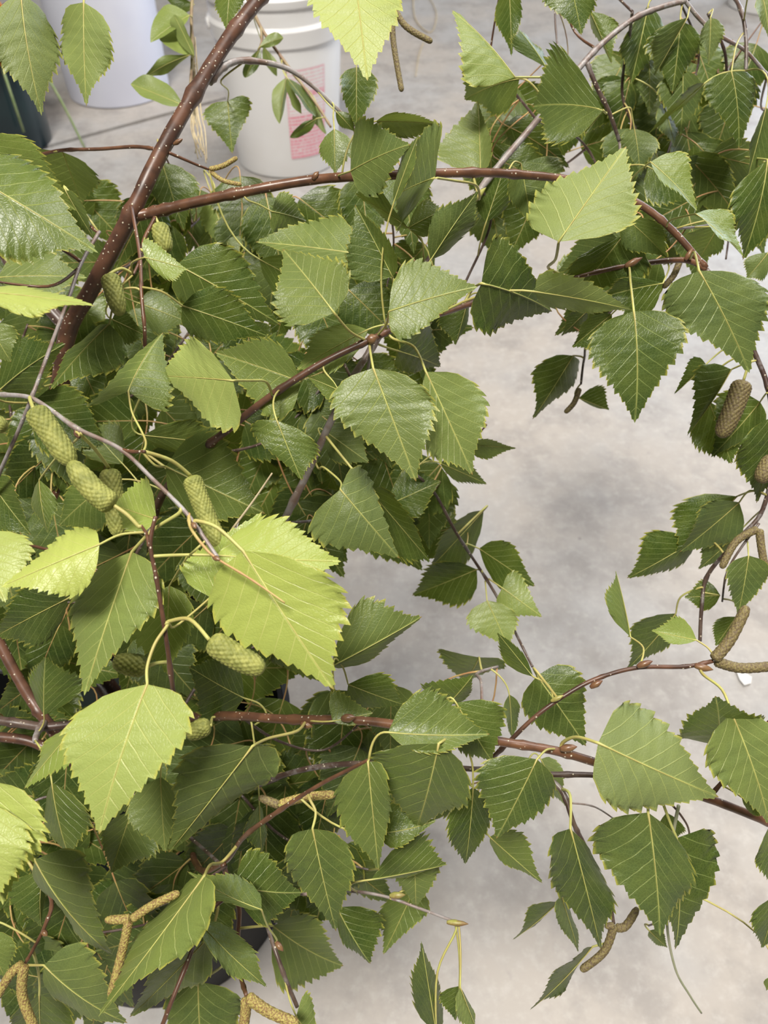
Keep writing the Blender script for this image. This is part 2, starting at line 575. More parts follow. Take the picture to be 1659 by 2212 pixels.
def nearest(p, keys=None):
    best = None
    for s in SEG:
        if keys and s[0] not in keys: continue
        d = (s[1] - p).length_squared
        if best is None or d < best[0]:
            best = (d, s)
    return math.sqrt(best[0]), best[1]


def px_of(p):
    r = p - CAM
    d = r.dot(FWD)
    return (W / 2 + r.dot(RIGHT) / d * FPX, H / 2 - r.dot(UP) / d * FPX, d * 100)


def nearest_px(px, py, dcm, keys=None):
    best = None
    for s in SEG:
        if keys and s[0] not in keys: continue
        q = s[3]
        e = (q[0] - px) ** 2 + (q[1] - py) ** 2 + ((q[2] - dcm) * 18) ** 2
        if best is None or e < best[0]:
            best = (e, s)
    return best[1]


def leaf(b, t, l, r, d, tone=0.35, pale=0.0, pet=None, kind='birch', mid=None, dt=None, keys=None, red=False, prad=1.0, flip=None, name='leaf', bow=None):
    rnd = random.Random(LEAF_N[0] * 7919 + 13)
    LEAF_N[0] += 1
    B = at(b[0], b[1], d)
    T0 = at(t[0], t[1], d)
    Ls, Rs = at(l[0], l[1], d), at(r[0], r[1], d)
    Lp = (T0 - B).length
    axis = (T0 - B).normalized()
    wl = ((Ls - B) - axis * (Ls - B).dot(axis)).length
    wr = ((Rs - B) - axis * (Rs - B).dot(axis)).length
    asp = 0.80 if kind == 'birch' else 0.5
    # true length: a leaf that looks wider than long leans along the view
    Lt = max(Lp, (wl + wr) / (asp * 1.15))
    ext = math.sqrt(max(0.0, Lt * Lt - Lp * Lp)) * 100
    if dt is None:
        dt = min(ext, 3.0) + Lp * 100 * rnd.uniform(0.05, 0.22)
        # leaves held flat face the ceiling, leaves that hang steeply turn away from it
        down = (t[1] - b[1]) / (abs(t[0] - b[0]) + abs(t[1] - b[1]) + 1)
        if tone >= 0.55: dt = -dt * 0.9 if down > 0.25 else dt
        elif tone <= 0.34: dt = dt * (1.5 if down > 0.25 else (-1.0 if down < -0.25 else 1.0))
    T = at(t[0], t[1], d + dt)
    L3 = (T - B).length
    sg = flip if flip is not None else rnd.choice((-1, 1))
    if flip is None and (tone >= 0.55 or tone <= 0.3):
        upper = -1 if (l[1] - r[1]) + 0.4 * (l[0] - r[0]) > 0 else 1
        sg = upper if tone >= 0.55 else -upper
    half = asp / 2 * L3
    el = math.sqrt(max(0.0, half * half - wl * wl)) * 85
    er = math.sqrt(max(0.0, half * half - wr * wr)) * 85
    tm = 0.28 if kind == 'birch' else 0.4
    dm = d + dt * tm
    Lpt = at(l[0], l[1], dm + min(el, 2.2) * sg)
    Rpt = at(r[0], r[1], dm - min(er, 2.2) * sg * rnd.uniform(0.4, 1.0))
    bow_ = bow if bow is not None else rnd.uniform(0.01, 0.09)
    if mid:
        C = at(mid[0], mid[1], d + dt * 0.5 - bow_ * L3 * 100)
        C = C * 2 - (B + T) * 0.5
    else:
        C = (B + T) * 0.5 - FWD * bow_ * L3 * 2

    def Mid(u):
        return B * (1 - u) ** 2 + C * 2 * u * (1 - u) + T * u * u
    SL, SR = Lpt - Mid(tm), Rpt - Mid(tm)
    nrm = (SR - SL).cross(T - B).normalized()
    if nrm.dot(CAM - B) < 0: nrm = -nrm
    P = PROF if kind == 'birch' else PROF_S
    # rows
    rows = [(0.0, 0.0, 0.0)]
    if kind == 'birch':
        nt_ = rnd.choice((8, 9, 9, 10))
        t0 = 0.10
        rows += [(0.035, 0, 0), (0.07, 0, 0)]
        for k in range(nt_):
            a = t0 + (0.965 - t0) * (k / nt_) ** 0.96
            bq = t0 + (0.965 - t0) * ((k + 1) / nt_) ** 0.96
            w = bq - a
            big = rnd.uniform(0.6, 1.35)
            j1_ = rnd.uniform(0.3, 0.45)
            rows += [(a, -0.045 * big, 0), (a + w * j1_, 0.022 * big, 0.30), (a + w * (j1_ + 0.1), 0.002 * big, 0.02), (a + w * 0.66, 0.040 * big, 0.2), (a + w * 0.88, 0.074 * big, 0.55)]
        rows += [(0.968, -0.01, 0), (0.985, 0.0, 0)]
    else:
        rows += [(k / 18, 0, 0) for k in range(1, 18)]
    rows.append((1.0, 0, 0))
    cols = (0.0, 0.34, 0.68, 0.9, 1.0) if kind == 'birch' else (0.0, 0.35, 0.7, 1.0)
    cup = rnd.uniform(-0.06, 0.12) * L3
    wav = rnd.uniform(0.02, 0.055) * L3
    ph = rnd.uniform(0, 6.28)
    nv = len(cols)
    verts, uv1, uv2, idx = [], [], [], {}
    axis3 = (T - B).normalized()
    for i, (u, th, fw) in enumerate(rows):
        h = prof(u, P)
        for side in (-1, 1):
            S = SL if side < 0 else SR
            for j, s in enumerate(cols):
                if j == 0 and side > 0:
                    idx[(i, side, 0)] = idx[(i, -1, 0)]
                    continue
                hh = h * s
                mrg = s * s
                extra = th * (1.0 if j == nv - 1 else (0.25 if j == nv - 2 else 0))
                dec = max(0.35, min(1.0, h + 0.25))
                p = Mid(u) + S * (hh + extra * dec)
                if j >= nv - 2:
                    p = p + axis3 * (fw * 0.055 * L3 * (1 if j == nv - 1 else 0.3) * dec)
                q = u - 0.92 * hh * 0.42
                z = -cup * mrg * (h ** 2) + wav * mrg * h * math.sin(ph + u * 9 + side * 1.7)
                if kind == 'birch':
                    z += 0.006 * L3 * math.sin(2 * math.pi * (q / 0.128 + 0.35)) * (0.3 + s) * min(1, h * 1.2) * 0.6
                z += 0.020 * L3 * s * h * 1.2
                p = p + nrm * z
                idx[(i, side, j)] = len(verts)
                verts.append(p)
                uv1.append((side * hh * 0.42, u))
                uv2.append((s if j < nv - 1 else 1.02, rnd.random()))
    faces = []
    for i in range(len(rows) - 1):
        for side in (-1, 1):
            for j in range(nv - 1):
                q = [idx[(i, side, j)], idx[(i, side, j + 1)], idx[(i + 1, side, j + 1)], idx[(i + 1, side, j)]]
                if side > 0: q.reverse()
                faces.append(tuple(q))
    # where it grows from
    if pet:
        s = nearest_px(pet[-1][0], pet[-1][1], d, keys)
        key, A = s[0], s[1]
        dA = px_of(A)[2]
        path = [(b[0], b[1], d)]
        for k, pp in enumerate(pet):
            kk = (k + 1) / len(pet)
            path.append((pp[0], pp[1], d + (dA - d) * kk))
        # keep the drawn end if it is off the stem by a little, then run to the stem
        pa = px_of(A)
        if math.hypot(pa[0] - pet[-1][0], pa[1] - pet[-1][1]) > 6:
            path.append((pa[0], pa[1], pa[2]))
        cp = [tuple(at(*q)) for q in catmull(path, 5)]
        cp = [Vector(q) for q in cp]
    else:
        dist, s = nearest(B - axis3 * 0.018, keys)
        key, A = s[0], s[1]
        if dist > NEAR_MAX:
            E = B - axis3 * 0.022 + (A - B).normalized() * 0.006 + FWD * 0.006
            v, f = tube_geo([Vector(q) for q in catmull([tuple(E), tuple(E.lerp(A, 0.5) + FWD * 0.02), tuple(A)], 6)],
                            [0.0005 + 0.00004 * k for k in range(13)], 6)
            mesh_obj('twig', v, f, M['bark_red'], BR[key], A)
            A = E
        ctl = B - axis3 * ((A - B).length * 0.45) + FWD * 0.003
        cp = [B * (1 - k / 8) ** 2 + ctl * 2 * (k / 8) * (1 - k / 8) + A * (k / 8) ** 2 for k in range(9)]
    key_o = BR[key]
    o = mesh_obj(name, verts, faces, M['leaf' if kind == 'birch' else 'smooth_leaf'], key_o, B, uvs=uv1, uvs2=uv2)
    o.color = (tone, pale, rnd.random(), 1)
    rp = 0.00058 if kind == 'birch' else 0.0005
    rp *= max(0.7, min(1.15, L3 / 0.055)) * prad
    mid_path = []
    for k in range(1, 10):
        u = 0.93 * k / 9
        mid_path.append(Mid(u) + nrm * (0.00012))
    path = cp[::-1] + mid_path
    nb = len(cp)
    rad = [rp * (1.35 - 0.35 * k / nb) for k in range(nb)] + [rp * (0.50 - 0.42 * k / 9) for k in range(9)]
    v, f = tube_geo(path, rad, 6)
    mesh_obj('petiole', v, f, M['petiole_red' if red else 'petiole'], o, B)
    return o


# ------------------------------------------------------------------ plants: catkins and buds
def catkin(key, pts, w, d, mat, stalk=None, around=14, name='catkin', d1=None):
    d1 = d if d1 is None else d1
    k = len(pts)
    p3 = [at(p[0], p[1], d + (d1 - d) * i / max(1, k - 1)) for i, p in enumerate(pts)]
    length = sum((a - b).length for a, b in zip(p3, p3[1:]))
    r = w / 2 * d / 100 / FPX
    pitch = r * (0.30 if around > 9 else 0.55)
    nsc = max(8, int(length / pitch))
    ns = nsc * 5
    cp = [Vector(q) for q in catmull([tuple(q) for q in p3], max(8, ns // max(1, k - 1)))]
    m = len(cp)
    rad = []
    e0, e1 = min(0.4, r / length * 1.2), min(0.45, r / length * 1.9)
    for i in range(m):
        u = i / (m - 1)
        c0 = math.sqrt(max(0.0, 1 - (1 - min(1, u / e0)) ** 2))
        c1 = math.sqrt(max(0.0, 1 - (1 - min(1, (1 - u) / e1)) ** 2))
        rad.append(r * max(0.03, c0) * max(0.03, c1) * (1.0 - 0.10 * u))

    def bump(i, a):
        z = i / (m - 1) * nsc * math.pi
        s1 = abs(math.sin(a * around / 2 + z * 0.5)); s2 = abs(math.sin(a * around / 2 - z * 0.5))
        return 0.93 + 0.13 * (s1 * s2) ** 0.7
    v, f = tube_geo(cp, rad, around * 5, bump)
    o = mesh_obj(name, v, f, M[mat], BR[key], cp[0])
    if stalk:
        s = nearest_px(stalk[-1][0], stalk[-1][1], d, {key})
        dA = px_of(s[1])[2]
        path = [(pts[0][0], pts[0][1], d)] + [(p[0], p[1], d + (dA - d) * (i + 1) / len(stalk)) for i, p in enumerate(stalk)]
        sp = [at(*q) for q in catmull(path, 5)] + [s[1]]
        v, f = tube_geo(sp, [0.0008] * len(sp), 6)
        mesh_obj('stalk', v, f, M['petiole'], o, cp[0])
    return o


def bud(key, a, b_, w, d, mat='bud'):
    A, Bp = at(a[0], a[1], d), at(b_[0], b_[1], d - 0.2)
    r = w / 2 * d / 100 / FPX
    n = 12
    path = [A.lerp(Bp, i / n) for i in range(n + 1)]
    rad = [r * max(0.06, math.sin(math.pi * min(1, (i / n) * 0.86 + 0.14)) ** 0.8) for i in range(n + 1)]
    v, f = tube_geo(path, rad, 10, lambda i, a2: 1 + 0.07 * math.sin(3 * a2 + i * 0.9))
    return mesh_obj('bud', v, f, M[mat], BR[key], A)

# ------------------------------------------------------------------ the birch branches
mouth = c5 + Vector((0, 0, 0.30))


def mpx(dx, dy, dz=0.0):
    q = px_of(mouth + Vector((dx, dy, dz)))
    return q


branch('A', 'birch_branch', 'thick speckled brown birch branch rising diagonally across the upper left', 'branch', c5 + Vector((0, 0.05, 0.02)))
stem('A', [mpx(0.0, 0.05, -0.26), mpx(-0.01, 0.06), (100, 1400, 55), (112, 1200, 53), (122, 1010, 50), (140, 745, 46), (200, 620, 44), (285, 460, 42), (345, 335, 42), (430, 185, 43), (500, 75, 44), (565, -10, 45), (620, -90, 46)], 43, 28, 'bark', 'stem', n=14)
stem('A', [(288, 468, 42), (335, 458, 42), (430, 435, 41.5), (560, 408, 41), (680, 388, 41), (800, 380, 40), (1000, 373, 40.5), (1110, 376, 41.5), (1250, 392, 42), (1370, 435, 42), (1450, 495, 42), (1525, 580, 42)], 25, 14, 'bark_red', 'twig', n=12)
stem('A', [(620, -90, 46), (400, -130, 44), (185, -75, 42), (45, -45, 40.5), (-40, -20, 40)], 10, 7, 'bark')
stem('A', [(452, 178, 43.5), (490, 140, 44), (540, 131, 45), (620, 148, 46), (690, 198, 47), (765, 272, 48)], 17, 7, 'bark_grey')
stem('A', [(150, 715, 46), (100, 660, 46), (50, 608, 47), (10, 550, 48), (-30, 480, 49)], 30, 24, 'bark_dark', n=10)
stem('A', [(335, 322, 42.5), (290, 317, 43), (215, 322, 43.5), (130, 325, 44), (70, 339, 45)], 8, 7, 'bark_red')
stem('A', [(365, 330, 42), (400, 345, 42.5), (430, 358, 43), (452, 366, 43.5)], 7, 5, 'bark_red')
stem('A', [(283, 445, 41), (292, 490, 40.5), (303, 560, 40), (306, 640, 39.5), (313, 728, 39.5), (310, 850, 41)], 8, 8, 'bark_red')
stem('A', [(335, 470, 41.5), (310, 520, 40.8), (303, 560, 40.2), (287, 595, 39.5)], 9, 6, 'bark_red')
stem('A', [(1525, 582, 42), (1480, 562, 42), (1380, 570, 41.5), (1300, 585, 41), (1232, 603, 41)], 14, 9, 'bark_red')
stem('A', [(1525, 582, 42), (1580, 650, 42), (1625, 750, 42), (1662, 850, 42), (1672, 980, 42), (1648, 1100, 42.5), (1600, 1160, 43), (1530, 1240, 45), (1516, 1310, 45), (1512, 1385, 45)], 12, 8, 'bark_dark')
stem('A', [(1640, 1130, 42.5), (1575, 1225, 43), (1560, 1300, 43.5)], 6, 4, 'bark_dark')

branch('B', 'birch_branch', 'long birch branch arching from the centre to a silvery top right bow', 'branch', c5 + Vector((0.06, 0.08, 0.02)))
stem('B', [mpx(0.06, 0.08, -0.26), mpx(0.06, 0.09), (480, 1400, 51), (560, 1260, 48), (612, 1130, 45), (665, 1020, 43.5), (710, 920, 42), (760, 820, 41), (803, 752, 41), (900, 600, 42.5), (1040, 405, 44), (1160, 260, 46), (1240, 160, 46), (1300, 95, 47), (1370, 40, 48), (1430, 15, 48.5), (1480, 2, 49)], 19, 11, 'bark_grey', 'stem', n=11)
stem('B', [(1268, 135, 46.2), (1290, 190, 46.5), (1315, 240, 47), (1338, 305, 48)], 11, 8, 'bark_dark')
stem('B', [(1480, 2, 49), (1515, 45, 49.5), (1560, 80, 50), (1610, 110, 51), (1659, 165, 52)], 9, 7, 'bark_grey')
stem('B', [(1480, 2, 49), (1530, -25, 50), (1580, -10, 50), (1603, 30, 49), (1612, 90, 49), (1611, 155, 49)], 9, 8, 'bark_dark')
stem('B', [(1366, 25, 48), (1358, 90, 50), (1347, 150, 51), (1346, 215, 52), (1375, 285, 53)], 7, 6, 'bark_dark')
stem('B', [(1530, 30, 50), (1545, 60, 51), (1565, 110, 52), (1570, 155, 53)], 7, 6, 'bark_dark')
stem('B', [(1570, 155, 53), (1590, 330, 54), (1582, 450, 53), (1568, 560, 52)], 5, 4, 'bark_dark')
stem('B', [(1470, 5, 49), (1510, 120, 53), (1470, 250, 54), (1430, 390, 53), (1470, 500, 52)], 5, 4, 'bark_dark')
stem('B', [(1200, 0, 53), (1200, 50, 53), (1208, 140, 53)], 5, 4, 'bark_dark')
stem('B', [(1366, 25, 48), (1290, -40, 50), (1200, -60, 52), (1200, 0, 53)], 6, 5, 'bark_dark')
stem('B', [(1040, 405, 44), (1060, 480, 46), (1010, 600, 47), (960, 700, 47)], 6, 5, 'bark_dark')
stem('B', [(1338, 305, 48), (1350, 420, 47), (1400, 560, 46), (1280, 720, 47), (1262, 775, 49), (1255, 830, 50)], 6, 5, 'bark_dark')

branch('C', 'birch_branch', 'slim birch branch with a swollen node between the central pairs of leaves', 'branch', c5 + Vector((0.03, 0.02, 0.02)))
stem('C', [mpx(0.03, 0.02, -0.26), mpx(0.05, 0.04), (330, 1130, 47), (430, 985, 41), (490, 930, 39), (590, 852, 37.5), (700, 782, 37), (805, 732, 37), (850, 712, 37.5), (940, 682, 39.5), (1000, 662, 41), (1060, 640, 42)], 19, 12, 'bark', 'stem', n=11)
stem('C', [(805, 732, 37), (790, 900, 42), (870, 1000, 45), (935, 1060, 48), (985, 1150, 50), (1050, 1250, 51), (1085, 1310, 51), (1130, 1400, 51), (1150, 1440, 50)], 7, 6, 'bark_dark')

branch('D', 'birch_branch', 'red brown birch branch running right across the lower half over the floor', 'branch', c5 + Vector((0.07, 0.0, 0.02)))
stem('D', [mpx(0.07, 0.0, -0.26), mpx(0.06, 0.04), (300, 1600, 48), (390, 1555, 43), (450, 1548, 41), (520, 1547, 39), (620, 1554, 37.5), (740, 1555, 36.5), (830, 1562, 36), (1000, 1590, 35), (1100, 1605, 35), (1200, 1622, 35), (1290, 1648, 35.5), (1420, 1690, 36.5), (1530, 1725, 37), (1659, 1775, 38), (1760, 1815, 39)], 21, 18, 'bark_red', 'stem', n=12)
stem('D', [(1050, 1650, 39), (1090, 1612, 37.5), (1160, 1545, 37), (1240, 1490, 37), (1300, 1462, 37), (1380, 1442, 37), (1480, 1440, 37), (1540, 1428, 37)], 10, 9, 'bark')
stem('D', [(1040, 1610, 36), (1040, 1480, 40), (1030, 1455, 43), (1075, 1440, 45)], 7, 6, 'bark_grey')
stem('D', [(1530, 1725, 37), (1600, 1640, 37), (1660, 1560, 36), (1720, 1500, 36)], 9, 7, 'bark')

branch('E', 'birch_branch', 'thin dark birch branch passing behind the red brown one', 'branch', c5 + Vector((0.05, -0.05, 0.02)))
stem('E', [mpx(0.05, -0.05, -0.26), mpx(0.06, 0.0), (400, 1750, 49), (520, 1710, 46), (620, 1672, 44), (700, 1655, 43), (800, 1650, 42), (1000, 1660, 41), (1170, 1672, 40), (1290, 1675, 40), (1400, 1690, 40), (1500, 1712, 40)], 13, 12, 'bark_dark', 'stem')
stem('E', [(1175, 1674, 40), (1215, 1710, 39.5), (1240, 1780, 39), (1265, 1830, 39.5), (1312, 1935, 39.5), (1326, 1995, 39.5)], 13, 7, 'bark_dark')
stem('E', [(1235, 1735, 39.5), (1285, 1743, 39.5), (1340, 1778, 39.5), (1400, 1815, 40)], 4, 3, 'bark_grey')
stem('E', [(1400, 1690, 40), (1470, 1760, 39.5), (1490, 1820, 40), (1470, 1960, 41), (1400, 2000, 41)], 5, 4, 'bark_dark')

branch('F', 'birch_branch', 'pale thin birch twig with fat green catkins at the left front', 'branch', c5 + Vector((-0.03, 0.03, 0.02)))
stem('F', [mpx(-0.03, 0.03, -0.26), mpx(-0.06, 0.05), (-130, 1400, 48), (-60, 1170, 40), (0, 1020, 35.5), (40, 930, 33.5), (75, 842, 32.5), (120, 720, 34), (150, 640, 35), (175, 570, 36), (215, 500, 37)], 9, 8, 'bark_grey', 'stem')
stem('F', [(-60, 846, 34), (0, 852, 33), (62, 858, 32), (110, 885, 31.5), (165, 925, 31), (260, 970, 30.5), (330, 1035, 30), (400, 1105, 29.5), (440, 1160, 29.2), (470, 1205, 29)], 10, 9, 'bark_grey')
stem('F', [(408, 1110, 29.5), (412, 1140, 29), (440, 1180, 28.6), (468, 1206, 28.4), (540, 1250, 28), (615, 1302, 27.6)], 8, 4, 'petiole_red')
stem('F', [(-130, 1400, 48), (-170, 1520, 36), (-130, 1640, 30), (-100, 1700, 28.6)], 9, 7, 'bark_red')
stem('F', [(-60, 1170, 40), (-100, 1150, 34), (-90, 1130, 31)], 7, 6, 'bark_red')
stem('F', [(262, 972, 30.5), (290, 976, 30.3), (313, 975, 30)], 9, 7, 'bark_red')
stem('F', [(165, 925, 31), (163, 938, 30.9), (172, 945, 30.8)], 8, 6, 'bark_red')

branch('G', 'birch_branch', 'cut brown birch twig standing upright between the yellow green leaves', 'branch', c5 + Vector((0.0, -0.02, 0.02)))
stem('G', [mpx(0.0, -0.02, -0.26), mpx(0.05, 0.0), (290, 1690, 44), (345, 1600, 37), (374, 1530, 32.5), (367, 1440, 30.6), (352, 1335, 30), (338, 1250, 29.8), (325, 1175, 29.7), (336, 1115, 29.7)], 12, 9, 'bark', 'stem')
stem('G', [(322, 1180, 29.8), (317, 1155, 29.8), (305, 1135, 29.7)], 9, 6, 'bark_red')

branch('I', 'birch_branch', 'dark forked birch branch low at the left edge', 'branch', c5 + Vector((-0.06, 0.0, 0.02)))
stem('I', [mpx(-0.06, 0.0, -0.26), mpx(0.02, 0.0), (180, 1660, 47), (105, 1565, 45), (60, 1500, 45), (20, 1430, 45), (-30, 1330, 45)], 27, 22, 'bark', 'stem', n=10)
stem('I', [(170, 1562, 44.5), (100, 1570, 44), (50, 1564, 44), (-30, 1552, 44)], 18, 20, 'bark_dark', n=10)
stem('I', [(95, 1560, 44), (85, 1575, 43), (78, 1590, 42), (76, 1600, 41.5)], 16, 12, 'bark_grey')
stem('I', [(150, 1640, 46), (60, 1600, 46), (-40, 1590, 46)], 22, 22, 'bark', n=10)

branch('J', 'birch_branch', 'low birch branch with orange brown shoots hanging over the black bucket', 'branch', c5 + Vector((0.03, -0.07, 0.02)))
stem('J', [mpx(0.03, -0.07, -0.26), mpx(0.07, 0.0), (420, 1860, 46), (484, 1862, 39.5), (530, 1805, 36), (620, 1740, 34), (700, 1690, 33), (800, 1640, 32)], 15, 8, 'bark_red', 'stem')
stem('J', [(482, 1865, 38.5), (495, 1910, 39), (516, 1960, 39), (513, 2040, 39), (518, 2100, 37.5), (532, 2150, 35)], 13, 9, 'bark_red')
stem('J', [(500, 1930, 39), (437, 1985, 38), (412, 2060, 36), (372, 2160, 35), (345, 2230, 35)], 9, 10, 'bark')
stem('J', [(500, 1900, 39), (560, 1960, 38.5), (590, 2040, 37), (615, 2110, 36.5), (642, 2175, 36.5)], 10, 9, 'bark_dark')
stem('J', [(495, 1890, 39), (640, 1930, 39), (750, 1925, 38), (830, 1936, 37.5), (900, 1960, 37), (985, 1992, 37)], 7, 6, 'bark_grey')
stem('J', [(490, 1870, 38.5), (380, 1940, 36), (310, 1970, 35), (285, 1985, 34)], 6, 5, 'bark_dark')

branch('K', 'birch_branch', 'small birch shoot with hanging catkins in the bottom left corner', 'branch', c5 + Vector((-0.04, -0.06, 0.02)))
stem('K', [mpx(-0.04, -0.06, -0.26), mpx(-0.02, -0.07), (60, 1850, 42), (110, 1940, 39), (97, 2000, 37.5), (72, 2050, 36), (52, 2085, 35)], 10, 7, 'bark_red', 'stem')

branch('T', 'birch_branch', 'birch shoot with one big yellow leaf and two brown catkins entering at the top', 'branch', at(700, -200, 40))
stem('T', [(700, -200, 40), (770, -120, 37), (835, -55, 41), (846, 2, 44)], 9, 6, 'bark', 'stem')

# deep shoots that carry the leaves in the depth of the bunch
deep = [
    ('A', [(115, 1200, 53), (60, 1050, 52), (20, 850, 51), (60, 700, 50)], 8), ('A', [(122, 1010, 50), (220, 900, 51), (330, 820, 51), (420, 700, 52)], 8),
    ('A', [(200, 620, 45), (300, 560, 50), (400, 500, 53), (470, 430, 56)], 7), ('B', [(560, 1260, 48), (480, 1150, 50), (420, 1020, 51), (480, 880, 50)], 8),
    ('B', [(612, 1130, 45), (700, 1120, 49), (800, 1080, 50), (900, 1060, 50)], 7), ('B', [(760, 820, 42), (700, 700, 48), (650, 600, 50), (600, 520, 51)], 7),
    ('C', [(330, 1130, 47), (260, 1250, 48), (180, 1300, 47), (60, 1290, 47)], 8), ('C', [(430, 985, 42), (560, 960, 46), (640, 900, 47), (700, 830, 46)], 7),
    ('D', [(380, 1555, 43), (450, 1450, 45), (540, 1400, 46), (640, 1380, 46)], 8), ('D', [(520, 1547, 40), (600, 1600, 44), (700, 1620, 45), (780, 1560, 44)], 7),
    ('E', [(520, 1715, 46), (600, 1800, 46), (700, 1850, 46), (800, 1880, 45)], 7), ('J', [(480, 1870, 39), (400, 1800, 44), (300, 1720, 45), (200, 1700, 45)], 8),
    ('J', [(495, 1910, 39), (420, 1960, 44), (300, 2000, 45), (180, 2020, 45)], 7), ('K', [(60, 1850, 42), (40, 1760, 44), (120, 1720, 45), (200, 1780, 45)], 7),
    ('A', [(800, 380, 41), (840, 450, 46), (850, 540, 48), (830, 640, 48)], 6), ('B', [(1160, 260, 47), (1110, 200, 50), (1060, 160, 52), (1020, 120, 53)], 6),
    ('B', [(1160, 260, 47), (1250, 300, 52), (1300, 380, 53), (1330, 470, 53)], 6), ('A', [(1450, 495, 43), (1550, 480, 49), (1620, 420, 50), (1660, 330, 50)], 6),
]
for k_, pts_, w_ in deep:
    stem(k_, pts_, w_, w_ * 0.6, 'bark_dark')

